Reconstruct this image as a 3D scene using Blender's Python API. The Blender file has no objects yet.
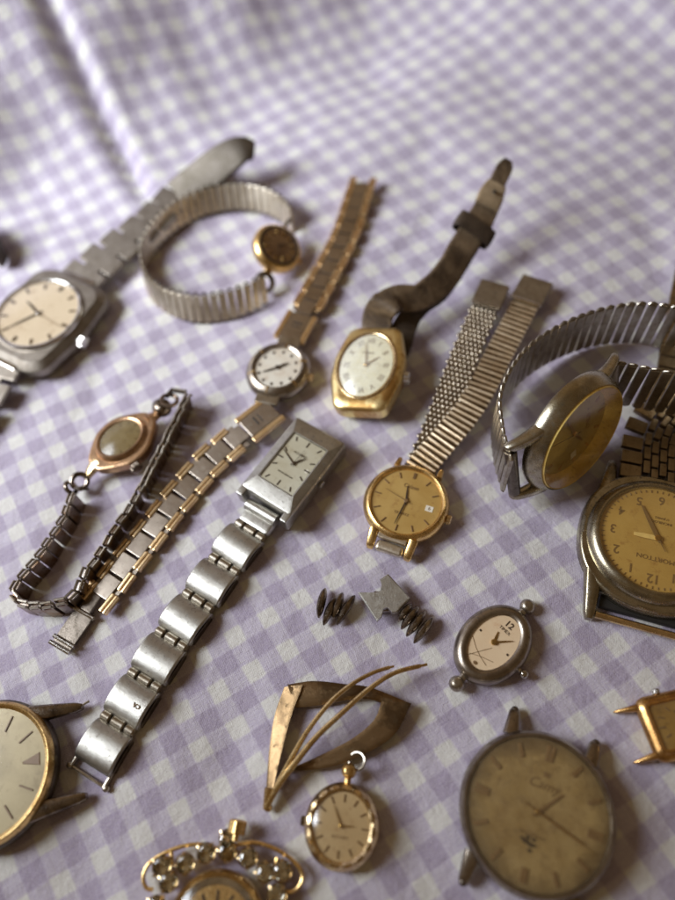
import bpy, bmesh, math, random
from mathutils import Vector, Matrix, noise
V=Vector; pi=math.pi; rad=math.radians
random.seed(4)
S=bpy.context.scene; C=S.collection

# ------------------------------------------------------------------ camera geometry (units: centimetres)
CH=15.719
CR=V((.99618651,0,-.08724933)); CU=V((.04229498,.87464724,.48291131)); CB=V((.07631239,-.48475994,.87131178))
def G(px,py,z=0.):
    """the point of the table at height z that shows at pixel px,py of the 675x900 photograph"""
    d=CR*((px-337.5)/675)-CU*((py-450)/675)-CB
    k=(z-CH)/d.z
    return V((0,0,CH))+d*k

# ------------------------------------------------------------------ tagging
def tag(o,label=None,cat=None,group=None,kind=None):
    if label:o['label']=label
    if cat:o['category']=cat
    if group:o['group']=group
    if kind:o['kind']=kind
    return o
MW={}
def thing(name,label,cat,M,group=None):
    """Empty at the thing's base; M a world matrix"""
    o=bpy.data.objects.new(name,None); C.objects.link(o); o.matrix_world=M; o.empty_display_size=.5
    MW[o]=M.copy(); return tag(o,label,cat,group)
def child(name,mesh,parent,M,label=None):
    """M is the world matrix of the part"""
    o=bpy.data.objects.new(name,mesh); C.objects.link(o)
    o.parent=parent; o.matrix_local=MW[parent].inverted()@M; MW[o]=M.copy()
    if label:o['label']=label
    return o
def fr(o,y,z=V((0,0,1))):
    """matrix with origin o, y axis along y, z axis near z"""
    y=V(y).normalized(); x=y.cross(V(z)).normalized(); zz=x.cross(y)
    m=Matrix((x,y,zz)).transposed().to_4x4(); m.translation=V(o); return m

# ------------------------------------------------------------------ mesh building
class MB:
    def __init__(s): s.bm=bmesh.new()
    def faces(s,vs,fs,mi=0,M=None):
        b=[s.bm.verts.new((M@V(v)) if M else V(v)) for v in vs]
        for f in fs:
            try: s.bm.faces.new([b[i] for i in f]).material_index=mi
            except ValueError: pass
    def loft(s,rings,c0=True,c1=True,mi=0,M=None,closed=True):
        n=len(rings[0]); vs=[p for r in rings for p in r]; fs=[]
        m=n if closed else n-1
        for a in range(len(rings)-1):
            for i in range(m):
                j=(i+1)%n; fs.append((a*n+i,a*n+j,(a+1)*n+j,(a+1)*n+i))
        if c0: fs.append(tuple(range(n))[::-1])
        if c1: fs.append(tuple((len(rings)-1)*n+i for i in range(n)))
        s.faces(vs,fs,mi,M)
    def prof(s,O,prof,c0=True,c1=True,mi=0,M=None):
        """rings of outline O(offset) at heights: prof = [(offset,z)...]"""
        s.loft([[V((x,y,z)) for x,y in O(o)] for o,z in prof],c0,c1,mi,M)
    def box(s,c,d,M=None,mi=0,bev=.02,seg=2,taper=1.):
        t=bmesh.new(); bmesh.ops.create_cube(t,size=1)
        for v in t.verts:
            k=taper if v.co.y>0 else 1
            v.co=V((v.co.x*d[0]*k,v.co.y*d[1],v.co.z*d[2]))
        if bev>0: bmesh.ops.bevel(t,geom=list(t.edges),offset=min(bev,min(d)*.45),segments=seg,profile=.5,affect='EDGES')
        for v in t.verts:
            v.co=V(c)+v.co
            if M: v.co=M@v.co
        t.verts.index_update()
        s.faces([v.co for v in t.verts],[[v.index for v in f.verts] for f in t.faces],mi); t.free()
    def tube(s,pts,r,n=10,closed=False,mi=0,M=None,flat=1.,cap=True):
        pts=[V(p) for p in pts]; N=len(pts)
        rr=r if isinstance(r,(list,tuple)) else [r]*N
        rings=[]; nrm=None
        for i,p in enumerate(pts):
            if closed: t=pts[(i+1)%N]-pts[i-1]
            else: t=pts[min(i+1,N-1)]-pts[max(i-1,0)]
            t.normalize()
            if nrm is None:
                nrm=V((0,0,1)) if abs(t.z)<.9 else V((1,0,0))
            nrm=(nrm-t*nrm.dot(t)).normalized(); b=t.cross(nrm)
            rings.append([p+(b*math.cos(a)+nrm*math.sin(a)*flat)*rr[i] for a in [2*pi*k/n for k in range(n)]])
        if closed: rings.append(rings[0]); s.loft(rings,False,False,mi,M)
        else: s.loft(rings,cap,cap,mi,M)
    def ball(s,c,r,mi=0,M=None,n=14,sq=(1,1,1)):
        O=lambda o:[(o*math.cos(2*pi*k/n),o*math.sin(2*pi*k/n)) for k in range(n)]
        rings=[]
        for i in range(1,9):
            a=pi*i/9; rings.append([V(c)+V((x*r*sq[0],y*r*sq[1],-math.cos(a)*r*sq[2])) for x,y in O(math.sin(a))])
        s.loft(rings,True,True,mi,M)
    def dome(s,O,z,h,mi=0,M=None,steps=8,n0=0.,edge=0.):
        P=O(n0); rings=[]
        if edge: rings.append([V((x,y,z-edge)) for x,y in P])
        for i in range(steps):
            a=(pi/2)*i/steps; k=math.cos(a) if False else 1-(i/steps)
            rings.append([V((x*k,y*k,z+h*(1-k**2.2))) for x,y in P])
        s.loft(rings,False,True,mi,M)
    def text(s,t,size,M,mi=0,th=.006,sx=1.,shear=0.,bold=0.):
        cu=bpy.data.curves.new('txt','FONT'); cu.body=t; cu.size=size; cu.align_x='CENTER'; cu.align_y='CENTER'
        cu.resolution_u=3; cu.shear=shear; cu.extrude=th/2; cu.offset=bold
        o=bpy.data.objects.new('txt',cu); C.objects.link(o); dg=bpy.context.evaluated_depsgraph_get()
        me=o.evaluated_get(dg).to_mesh()
        vs=[M@V((v.co.x*sx,v.co.y,v.co.z)) for v in me.vertices]; s.faces(vs,[list(p.vertices) for p in me.polygons],mi)
        o.evaluated_get(dg).to_mesh_clear(); bpy.data.objects.remove(o); bpy.data.curves.remove(cu)
    def mesh(s,name,mats,ang=35,weld=True):
        if weld: bmesh.ops.remove_doubles(s.bm,verts=list(s.bm.verts),dist=1e-5)
        bmesh.ops.recalc_face_normals(s.bm,faces=list(s.bm.faces))
        me=bpy.data.meshes.new(name); s.bm.to_mesh(me); s.bm.free()
        for m in (mats if isinstance(mats,(list,tuple)) else [mats]): me.materials.append(m)
        for p in me.polygons:p.use_smooth=True
        me.set_sharp_from_angle(angle=rad(ang)); weighted(me,ang); return me
    def build(s,name,mats,parent,M=None,label=None,ang=35,weld=True):
        """mesh is in the coordinates of M (world matrix); default: the parent's"""
        M=M if M is not None else MW[parent]
        return child(name,s.mesh(name,mats,ang,weld),parent,M,label)

def weighted(me,ang):
    """corner normals averaged by face area so flat faces stay flat beside their bevels"""
    ct=math.cos(rad(ang)); F=[(p.normal.copy(),p.area) for p in me.polygons]; vf=[[] for _ in me.vertices]
    for p in me.polygons:
        for v in p.vertices: vf[v].append(p.index)
    out=[V((0,0,1))]*len(me.loops)
    for p in me.polygons:
        n=F[p.index][0]
        for li,v in zip(p.loop_indices,p.vertices):
            a=V()
            for q in vf[v]:
                if F[q][0].dot(n)>=ct: a+=F[q][0]*F[q][1]
            out[li]=a.normalized() if a.length>1e-12 else n
    me.normals_split_custom_set(out)
NP=64
def ell(a,b,n=NP): return lambda o=0.:[((a+o)*math.sin(2*pi*k/n),(b+o)*math.cos(2*pi*k/n)) for k in range(n)]
def sup(a,b,e,n=NP):
    def f(o=0.):
        r=[]
        for k in range(n):
            t=2*pi*k/n; c,s_=math.sin(t),math.cos(t)
            r.append(((a+o)*math.copysign(abs(c)**(2/e),c),(b+o)*math.copysign(abs(s_)**(2/e),s_)))
        return r
    return f
def rrect(w,h,r,n=16):
    def f(o=0.):
        W,H=w/2+o,h/2+o; R=max(.005,r+o*.6); p=[]
        for cx,cy,a0 in((W-R,H-R,0),(W-R,-H+R,1),(-W+R,-H+R,2),(-W+R,H-R,3)):
            for k in range(n):
                a=pi/2-(a0*pi/2+pi/2*k/(n-1)); p.append((cx+R*math.cos(a),cy+R*math.sin(a)))
        return p
    return f
def poly(pts,r=.15,n=7):
    """rounded polygon; offsetting scales about the centre"""
    def f(o=0.):
        P=[V(p) for p in pts]; N=len(P); out=[]
        for i in range(N):
            a,b,c=P[i-1],P[i],P[(i+1)%N]
            u=(a-b); w=(c-b); d=min(r,u.length*.45,w.length*.45)
            p0=b+u.normalized()*d; p1=b+w.normalized()*d
            for k in range(n):
                t=k/(n-1); q=(1-t)**2*p0+2*t*(1-t)*b+t*t*p1; out.append(q)
        return [tuple(q*(1+o/max(q.length,.01))) for q in out]
    return f
def cat(pts,m=12):
    pts=[V(p) for p in pts]; out=[]
    P=[2*pts[0]-pts[1]]+pts+[2*pts[-1]-pts[-2]]
    for i in range(1,len(P)-2):
        a,b,c,d=P[i-1:i+3]
        for k in range(m):
            t=k/m; out.append(.5*((2*b)+(c-a)*t+(2*a-5*b+4*c-d)*t*t+(3*b-a-3*c+d)*t**3))
    out.append(pts[-1]); return out
def even(pts,step=None,n=None):
    """equally spaced (point,tangent) along a polyline"""
    L=[0]
    for a,b in zip(pts,pts[1:]): L.append(L[-1]+(b-a).length)
    T=L[-1]
    if n is None: n=max(2,int(round(T/step))+1)
    r=[];j=0
    for k in range(n):
        s_=T*k/(n-1)
        while j<len(L)-2 and L[j+1]<s_: j+=1
        t=(s_-L[j])/max(1e-9,L[j+1]-L[j]); r.append((pts[j].lerp(pts[j+1],t),(pts[j+1]-pts[j]).normalized()))
    out=[]
    for k in range(n):
        a=r[max(0,k-1)][0]; b=r[min(n-1,k+1)][0]; out.append((r[k][0],(b-a).normalized()))
    return out

# ------------------------------------------------------------------ materials
class NT:
    def __init__(s,name):
        s.m=bpy.data.materials.new(name); s.m.use_nodes=True; s.t=s.m.node_tree; s.t.nodes.clear()
        s.out=s.n('ShaderNodeOutputMaterial')
    def n(s,k,**kw):
        x=s.t.nodes.new(k)
        for a,b in kw.items(): setattr(x,a,b)
        return x
    def l(s,a,b): s.t.links.new(a,b)
    def inp(s,node,key,val):
        if hasattr(val,'is_output') : s.l(val,node.inputs[key])
        else: node.inputs[key].default_value=val
    def math(s,op,a,b=0.,c=None,clamp=False):
        x=s.n('ShaderNodeMath',operation=op); x.use_clamp=clamp
        s.inp(x,0,a); s.inp(x,1,b)
        if c is not None: s.inp(x,2,c)
        return x.outputs[0]
    def noise(s,vec,scale,det=4.,rough=.55,dist=0.):
        x=s.n('ShaderNodeTexNoise'); s.l(vec,x.inputs['Vector']); x.inputs['Scale'].default_value=scale
        x.inputs['Detail'].default_value=det; x.inputs['Roughness'].default_value=rough; x.inputs['Distortion'].default_value=dist
        return x.outputs['Fac']
    def ramp(s,f,stops):
        x=s.n('ShaderNodeValToRGB'); s.l(f,x.inputs[0]); e=x.color_ramp.elements
        while len(e)<len(stops): e.new(.5)
        for q,(p,c) in zip(e,stops):
            q.position=p; q.color=(c if isinstance(c,tuple) else (c,c,c))+(1,)
        return x.outputs[0]
    def mix(s,f,a,b,mode='MIX'):
        x=s.n('ShaderNodeMix',data_type='RGBA',blend_type=mode)
        s.inp(x,0,f)
        for k,v in((6,a),(7,b)):
            s.inp(x,k,v+(1,) if isinstance(v,tuple) else v)
        return x.outputs[2]
    def coord(s):
        tc=s.n('ShaderNodeTexCoord'); oi=s.n('ShaderNodeObjectInfo')
        sc=s.n('ShaderNodeVectorMath',operation='MULTIPLY_ADD')
        cb=s.n('ShaderNodeCombineXYZ')
        s.l(s.math('MULTIPLY',oi.outputs['Random'],37.),cb.inputs[0]); s.l(s.math('MULTIPLY',oi.outputs['Random'],91.),cb.inputs[1])
        s.l(tc.outputs['Object'],sc.inputs[0]); sc.inputs[1].default_value=(1,1,1); s.l(cb.outputs[0],sc.inputs[2])
        return sc.outputs[0]
    def stretch(s,v,k):
        x=s.n('ShaderNodeVectorMath',operation='MULTIPLY'); s.l(v,x.inputs[0]); x.inputs[1].default_value=k; return x.outputs[0]
    def bump(s,h,st,dist=.02,nrm=None):
        x=s.n('ShaderNodeBump'); s.l(h,x.inputs['Height']); x.inputs['Strength'].default_value=st; x.inputs['Distance'].default_value=dist
        if nrm: s.l(nrm,x.inputs['Normal'])
        return x.outputs[0]
    def pbr(s,col,rough,metal=0.,nrm=None,spec=.5,coat=0.):
        x=s.n('ShaderNodeBsdfPrincipled'); s.inp(x,'Base Color',col+(1,) if isinstance(col,tuple) else col)
        s.inp(x,'Roughness',rough); s.inp(x,'Metallic',metal); x.inputs['Specular IOR Level'].default_value=spec
        x.inputs['Coat Weight'].default_value=coat
        if nrm: s.l(nrm,x.inputs['Normal'])
        s.l(x.outputs[0],s.out.inputs[0]); return x

def metal(name,c,c2,c3=None,r=(.18,.4),sc=2.5,amt=(.42,.62),brush=None,bump=.25,metallic=1.,grime=None):
    t=NT(name); v=t.coord()
    n1=t.noise(v,sc,6,.65,.4); n2=t.noise(v,sc*4.3,5,.7)
    f=t.ramp(n1,[(amt[0],0.),(amt[1],1.)])
    col=t.mix(f,c,c2)
    sp=t.ramp(n2,[(.56,0.),(.68,1.)])
    col=t.mix(t.math('MULTIPLY',sp,.75),col,c3 or tuple(q*.35 for q in c2))
    if grime:
        geo=t.n('ShaderNodeNewGeometry'); pt=t.ramp(geo.outputs['Pointiness'],[(.44,1.),(.5,0.)])
        col=t.mix(t.math('MULTIPLY',pt,.8),col,grime)
    vb=t.stretch(v,brush) if brush else t.stretch(v,(14,14,14))
    n3=t.noise(vb,2.2,4,.7)
    scr=t.noise(t.stretch(v,(3,60,3)),1.3,2,.5,.9)
    rg=t.math('MULTIPLY_ADD',n3,(r[1]-r[0])*1.4,r[0]-.1*(r[1]-r[0])); rg=t.math('MULTIPLY_ADD',sp,.2,rg,clamp=True)
    h=t.math('ADD',t.math('MULTIPLY',n3,1. if brush else .35),t.math('MULTIPLY',scr,.35)); h=t.math('ADD',h,t.math('MULTIPLY',n2,.8))
    t.pbr(col,rg,metallic,t.bump(h,bump,.012)); return t.m

M={}
M['steel']=metal('worn_steel',(.47,.43,.36),(.34,.29,.22),(.16,.13,.10),r=(.2,.42),bump=.25)
M['steel_br']=metal('brushed_steel',(.52,.51,.465),(.42,.40,.36),(.18,.16,.13),r=(.26,.42),brush=(60,2.2,60),bump=.35)
M['steel_dk']=metal('dull_grey_steel',(.42,.38,.32),(.31,.27,.22),(.10,.08,.06),r=(.3,.5),brush=(2.5,50,50),bump=.3)
M['chrome']=metal('polished_steel',(.70,.68,.65),(.50,.47,.42),(.25,.2,.15),r=(.08,.2),bump=.15)
M['gold']=metal('worn_gold',(.86,.60,.26),(.62,.40,.15),(.16,.085,.035),r=(.16,.38),sc=2.2,bump=.35)
M['gold_pale']=metal('pale_gold',(.80,.62,.36),(.58,.42,.22),(.20,.12,.06),r=(.14,.32),bump=.25)
M['gold_rose']=metal('rose_gold_plating',(.55,.35,.20),(.40,.25,.15),(.12,.06,.035),r=(.2,.42),bump=.35)
M['gold_edge']=metal('gold_link_edge',(.92,.71,.42),(.80,.56,.29),(.4,.22,.1),r=(.22,.38),bump=.2)
M['brass']=metal('tarnished_brass',(.25,.165,.085),(.13,.085,.045),(.06,.04,.022),r=(.24,.40),sc=1.3,amt=(.45,.56),brush=(3,70,3),bump=.3)
M['brass_stem']=metal('brass_stem',(.78,.58,.28),(.55,.37,.16),(.12,.07,.03),r=(.16,.30),sc=2.2,bump=.3)
M['black']=metal('blackened_metal',(.30,.25,.20),(.11,.085,.065),(.04,.03,.022),r=(.12,.28),sc=3,bump=.4)
M['dark_steel']=metal('dark_worn_steel',(.20,.17,.14),(.12,.10,.08),(.05,.04,.03),r=(.2,.45),sc=3,bump=.4)
M['tarn']=metal('tarnished_link',(.36,.31,.27),(.24,.14,.075),(.06,.035,.02),r=(.18,.42),sc=1.6,bump=.4)
M['two_steel']=metal('warm_brushed_steel',(.46,.40,.335),(.38,.325,.27),(.2,.16,.12),r=(.24,.36),brush=(3,70,3),bump=.16)
M['cream_steel']=metal('pale_gilt_steel',(.78,.71,.59),(.64,.56,.44),(.34,.28,.2),r=(.28,.45),bump=.3)
M['w1steel']=metal('matt_grey_steel',(.33,.295,.25),(.26,.225,.185),(.13,.105,.08),r=(.36,.52),brush=(60,3,60),bump=.25)
M['bead']=metal('grey_bead_mesh',(.42,.36,.28),(.30,.25,.19),(.15,.12,.09),r=(.16,.34),bump=.2)
M['steel_dk2']=metal('pewter_grey',(.38,.33,.27),(.27,.22,.17),(.10,.07,.05),r=(.2,.4),bump=.25)
M['steel_olive']=metal('olive_worn_steel',(.48,.44,.35),(.34,.29,.19),(.14,.11,.07),r=(.16,.34),sc=1.4,bump=.3)
M['gold_w4']=metal('pale_worn_gold',(.88,.70,.34),(.60,.37,.13),(.28,.13,.05),r=(.24,.44),sc=1.6,amt=(.48,.58),bump=.45)
M['flange']=metal('yellow_gilt_flange',(.95,.72,.22),(.80,.55,.14),(.4,.25,.06),r=(.25,.4),bump=.1,metallic=.45)
M['cover']=metal('dull_clasp_steel',(.22,.195,.165),(.17,.15,.12),(.1,.08,.06),r=(.42,.58),bump=.2)
M['mesh_gilt']=metal('gilt_band_strip',(.88,.74,.54),(.70,.56,.38),(.20,.13,.08),r=(.2,.4),bump=.25)

def dialmat(name,c,c2,stain=None,metallic=.25,rough=.42,sc=.8,sun=0.,amt=(.4,.7),samt=(.55,.72)):
    t=NT(name); v=t.coord()
    n1=t.noise(v,sc,5,.6,.5); col=t.mix(t.ramp(n1,[(amt[0],0.),(amt[1],1.)]),c,c2)
    n2=t.noise(v,sc*5,6,.75)
    if stain: col=t.mix(t.math('MULTIPLY',t.ramp(n2,[(samt[0],0.),(samt[1],1.)]),.7),col,stain)
    n3=t.noise(v,40,3,.6)
    t.pbr(col,rough,metallic,t.bump(t.math('ADD',n3,n2),.12,.01)); return t.m
def agedmat(name):
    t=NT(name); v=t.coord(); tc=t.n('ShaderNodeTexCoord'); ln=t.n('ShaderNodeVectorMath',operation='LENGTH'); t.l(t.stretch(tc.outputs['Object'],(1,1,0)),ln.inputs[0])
    n1=t.noise(v,1.1,5,.65,.6); n2=t.noise(v,5.,6,.75); n3=t.noise(v,2.4,5,.7,.8)
    col=t.mix(t.ramp(n1,[(.38,0.),(.62,1.)]),(.38,.275,.125),(.28,.185,.07))
    col=t.mix(t.math('MULTIPLY',t.ramp(n3,[(.5,0.),(.68,1.)]),.55),col,(.20,.115,.04))
    col=t.mix(t.math('MULTIPLY',t.ramp(n2,[(.52,0.),(.68,1.)]),.5),col,(.13,.07,.03))
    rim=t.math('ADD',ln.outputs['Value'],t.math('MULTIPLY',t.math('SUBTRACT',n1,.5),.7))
    col=t.mix(t.math('MULTIPLY',t.ramp(t.math('MULTIPLY',rim,.7),[(.66,0.),(.95,1.)]),.85),col,(.09,.055,.025))  # edge shade mixed into the dial colour on top of its stains
    t.pbr(col,.5,.05,t.bump(n2,.15,.01)); return t.m
M['d_cream']=dialmat('cream_dial',(.62,.50,.34),(.52,.40,.26),(.32,.2,.1),metallic=.1)
M['d_white']=dialmat('white_dial',(.72,.68,.58),(.60,.50,.38),(.40,.26,.15),metallic=.05)
M['d_silver']=dialmat('silver_dial',(.62,.60,.47),(.52,.48,.34),(.36,.3,.18),metallic=.3,rough=.34)
M['d_amber']=dialmat('amber_dial',(.56,.37,.12),(.46,.28,.075),(.30,.13,.04),metallic=.25)
M['d_gold']=dialmat('gold_dial',(.50,.31,.075),(.36,.20,.04),(.16,.08,.02),metallic=.5,rough=.4)
M['d_pink']=dialmat('pale_peach_dial',(.78,.61,.40),(.72,.53,.33),(.6,.36,.2),metallic=.0)
M['d_aged']=agedmat('aged_patina_shaded_rim') if 1 else dialmat('aged_yellow_dial',(.33,.255,.135),(.22,.155,.07),(.13,.075,.03),metallic=.1,rough=.5,sc=.55,amt=(.38,.62),samt=(.48,.72))
M['d_pend']=dialmat('pendant_dial',(.62,.48,.30),(.55,.40,.23),(.3,.16,.07),metallic=.25)
M['d_pale']=dialmat('pale_silver_dial',(.31,.25,.13),(.20,.155,.075),(.16,.11,.05),metallic=.2,rough=.35)
M['d_bright']=dialmat('bright_white_dial',(.84,.80,.62),(.76,.70,.50),(.55,.46,.3),metallic=.0)
M['d_olive']=dialmat('clouded_dial',(.27,.22,.13),(.17,.125,.065),(.08,.05,.025),metallic=.1,rough=.5)
M['d_brown']=dialmat('brown_dial',(.24,.135,.06),(.14,.07,.03),(.09,.04,.015),metallic=.2,rough=.45,sc=1.6)
M['d_side']=dialmat('tilted_gold_dial',(.62,.50,.18),(.44,.33,.09),(.13,.06,.015),metallic=.45,rough=.35,sc=.8)
def plain(name,c,r=.4,m=0.):
    t=NT(name); v=t.coord(); n=t.noise(v,6,4,.6)
    t.pbr(t.mix(n,tuple(q*.7 for q in c),tuple(min(1,q*1.25) for q in c)),r,m,t.bump(n,.1,.01)); return t.m
M['ink']=plain('dark_ink',(.05,.03,.018)); M['ink2']=plain('faded_ink',(.19,.11,.045)); M['blackhand']=plain('dark_hand',(.06,.045,.035),.3,.5)
M['lume']=plain('yellow_lume',(.75,.55,.22),.5); M['paper']=plain('date_disc',(.75,.7,.58),.5)
M['goldhand']=plain('gilt_hand',(.6,.4,.14),.3,1.); M['shadowgap']=plain('black_gap',(.012,.01,.008),.6)
M['hole']=plain('stitch_hole',(.03,.02,.012),.7)

def glass(name,tint=(1,1,1),rough=.04,haze=0.,hz=(.6,.55,.42),refl=1.):
    t=NT(name); v=t.coord()
    tr=t.n('ShaderNodeBsdfTransparent'); tr.inputs[0].default_value=tint+(1,)
    n=t.noise(v,5,5,.7); sc=t.noise(t.stretch(v,(4,50,4)),1.5,2,.5,1.2)
    gl=t.n('ShaderNodeBsdfGlossy'); t.l(t.math('MULTIPLY_ADD',n,.22,rough-.03,clamp=True),gl.inputs['Roughness'])
    bp=t.bump(t.math('ADD',sc,n),.06,.01); t.l(bp,gl.inputs['Normal'])
    fr_=t.n('ShaderNodeFresnel'); fr_.inputs[0].default_value=1.5; t.l(bp,fr_.inputs['Normal'])
    geo=t.n('ShaderNodeNewGeometry'); front=t.math('SUBTRACT',1.,geo.outputs['Backfacing'])
    mx=t.n('ShaderNodeMixShader'); t.l(t.math('MULTIPLY',t.math('MULTIPLY',fr_.outputs[0],refl,clamp=True),front),mx.inputs[0]); t.l(tr.outputs[0],mx.inputs[1]); t.l(gl.outputs[0],mx.inputs[2])
    o=mx.outputs[0]
    if haze:
        df=t.n('ShaderNodeBsdfDiffuse'); df.inputs[0].default_value=hz+(1,)
        m2=t.n('ShaderNodeMixShader'); t.l(t.math('MULTIPLY',t.ramp(n,[(.35,0.3),(.75,1.)]),haze),m2.inputs[0]); t.l(o,m2.inputs[1]); t.l(df.outputs[0],m2.inputs[2]); o=m2.outputs[0]
    t.l(o,t.out.inputs[0]); return t.m
M['glass']=glass('watch_crystal',refl=1.5); M['glass_hazy']=glass('scratched_crystal',(.96,.93,.84),.06,.10,(.5,.43,.28),refl=2.4)
M['glass_old']=glass('clouded_crystal',(.85,.78,.62),.14,.35,(.36,.31,.18)); M['glass_w4']=glass('glare_haze_crystal',(1,1,.97),.14,.30,(.90,.93,.90),refl=4.)  # cushion watch crystal: whitish haze paints window glare into the glass
M['glass_side']=glass('yellowed_crystal',(1.,.96,.82),.05,.05,(.5,.42,.2),refl=2.2)

def stone():
    t=NT('cut_stone'); x=t.pbr((.80,.78,.66),.02,0.,None,.6); x.inputs['Transmission Weight'].default_value=1.; x.inputs['IOR'].default_value=1.62
    return t.m
M['stone']=stone()
def leather(name,c,c2):
    t=NT(name); v=t.coord(); n=t.noise(v,1.6,5,.6,.6); n2=t.noise(v,9,6,.7)
    vo=t.n('ShaderNodeTexVoronoi'); t.l(v,vo.inputs['Vector']); vo.inputs['Scale'].default_value=11
    col=t.mix(t.ramp(n,[(.4,0.),(.65,1.)]),c,c2); col=t.mix(t.math('MULTIPLY',n2,.5),col,tuple(q*.4 for q in c))
    h=t.math('ADD',t.math('MULTIPLY',vo.outputs['Distance'],.6),n2)
    t.pbr(col,t.math('MULTIPLY_ADD',n2,.3,.38),0.,t.bump(h,.5,.02),.4); return t.m
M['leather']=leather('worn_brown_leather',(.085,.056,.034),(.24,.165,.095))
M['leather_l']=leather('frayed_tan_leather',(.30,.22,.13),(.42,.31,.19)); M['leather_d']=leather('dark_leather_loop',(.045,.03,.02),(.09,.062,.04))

def gingham():
    t=NT('lilac_gingham'); uv=t.n('ShaderNodeUVMap'); uv.uv_map='fabric'; v=uv.outputs[0]
    # threads are never dead straight
    n=t.n('ShaderNodeTexNoise'); t.l(v,n.inputs['Vector']); n.inputs['Scale'].default_value=1.1; n.inputs['Detail'].default_value=5
    w=t.n('ShaderNodeVectorMath',operation='MULTIPLY_ADD'); t.l(n.outputs['Color'],w.inputs[0]); w.inputs[1].default_value=(.11,.11,0); t.l(v,w.inputs[2])
    sp=t.n('ShaderNodeSeparateXYZ'); t.l(w.outputs[0],sp.inputs[0])
    def stripe(c,off):
        a=t.math('ABSOLUTE',t.math('SUBTRACT',t.math('FRACT',t.math('ADD',c,off)),.5))     # 0 at the lilac centre .. .5 at the white centre
        return t.math('SUBTRACT',1.,t.math('SMOOTHSTEP' if False else 'MULTIPLY_ADD',t.math('SUBTRACT',a,.262),16.,.5,clamp=True))
    OX,OY=-.055,-.055
    sx=stripe(sp.outputs[0],OX+.0); sy=stripe(sp.outputs[1],OY+.0)
    # weave: over/under of single threads
    raw=t.n('ShaderNodeSeparateXYZ'); t.l(v,raw.inputs[0])
    thr=19.
    a=t.math('SINE',t.math('MULTIPLY',raw.outputs[0],2*pi*thr)); b=t.math('SINE',t.math('MULTIPLY',raw.outputs[1],2*pi*thr))
    ov=t.math('MULTIPLY_ADD',t.math('MULTIPLY',a,b),.5,.5,clamp=True)
    slub=t.noise(t.stretch(v,(2,46,1)),1.,3,.6); slub2=t.noise(t.stretch(v,(46,2,1)),1.,3,.6)
    mixw=t.math('MULTIPLY_ADD',ov,.36,.32)
    mixw=t.math('ADD',mixw,t.math('MULTIPLY',t.math('SUBTRACT',slub,slub2),.95),clamp=True)
    f=t.math('ADD',t.math('MULTIPLY',sx,mixw),t.math('MULTIPLY',sy,t.math('SUBTRACT',1.,mixw)))
    both=t.math('MULTIPLY',sx,sy)
    f=t.math('MULTIPLY_ADD',both,.04,f,clamp=True)
    col=t.ramp(f,[(0.,(.68,.665,.615)),(.5,(.49,.44,.545)),(1.,(.355,.30,.41))])
    mott=t.noise(v,9.,6,.75); col=t.mix(t.math('MULTIPLY',t.ramp(mott,[(.4,0.),(.7,1.)]),.34),col,(.50,.45,.49))
    fib=t.noise(v,26.,5,.8); col=t.mix(t.math('MULTIPLY',t.ramp(fib,[(.45,0.),(.62,1.)]),.30),col,(.76,.73,.72))
    h=t.math('ADD',t.math('MULTIPLY',ov,.35),t.math('ADD',slub,slub2)); h=t.math('ADD',h,t.math('MULTIPLY',fib,.8))
    puck=t.noise(v,2.3,4,.6)
    nb=t.bump(h,.5,.025,t.bump(puck,.45,.12))
    x=t.pbr(col,.85,0.,nb,.25); x.inputs['Sheen Weight'].default_value=.15; x.inputs['Sheen Roughness'].default_value=.5
    return t.m
M['gingham']=gingham()

# ------------------------------------------------------------------ the cloth
AF=Matrix(((.78014605,.48222279),(.43691698,-.76820062))).inverted()      # table centimetres -> checks
def sm(a,b,x):
    t=min(1,max(0,(x-a)/(b-a))); return t*t*(3-2*t)
cA=G(0,232).xy; cB=G(385,62).xy; cdir=(cB-cA).normalized(); cn=V((-cdir.y,cdir.x)).normalized()
vA=G(150,205).xy; vB=G(34,0).xy
def rise(d,sl,w):
    """height and extra arc length after distance d beyond a soft crease that ends at slope sl"""
    if d<=0: return 0.,0.
    if d<w: z=sl*d*d/(2*w); s_=sl*sl*d**3/(6*w*w)
    else: z=sl*w/2+sl*(d-w); s_=sl*sl*w/6+(math.sqrt(1+sl*sl)-1)*(d-w)
    return z,s_
REST=[(G(a,b).xy,c) for a,b,c in((38,310,2.),(277,367,1.2),(370,363,1.5),(407,501,1.4),(293,462,1.5),(120,437,1.2),(495,642,1.2),(540,812,2.),(660,540,2.2),(0,775,2.),(342,825,1.),(222,900,1.5),(580,470,1.5),(320,730,1.5),(660,720,1.2))]
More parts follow.
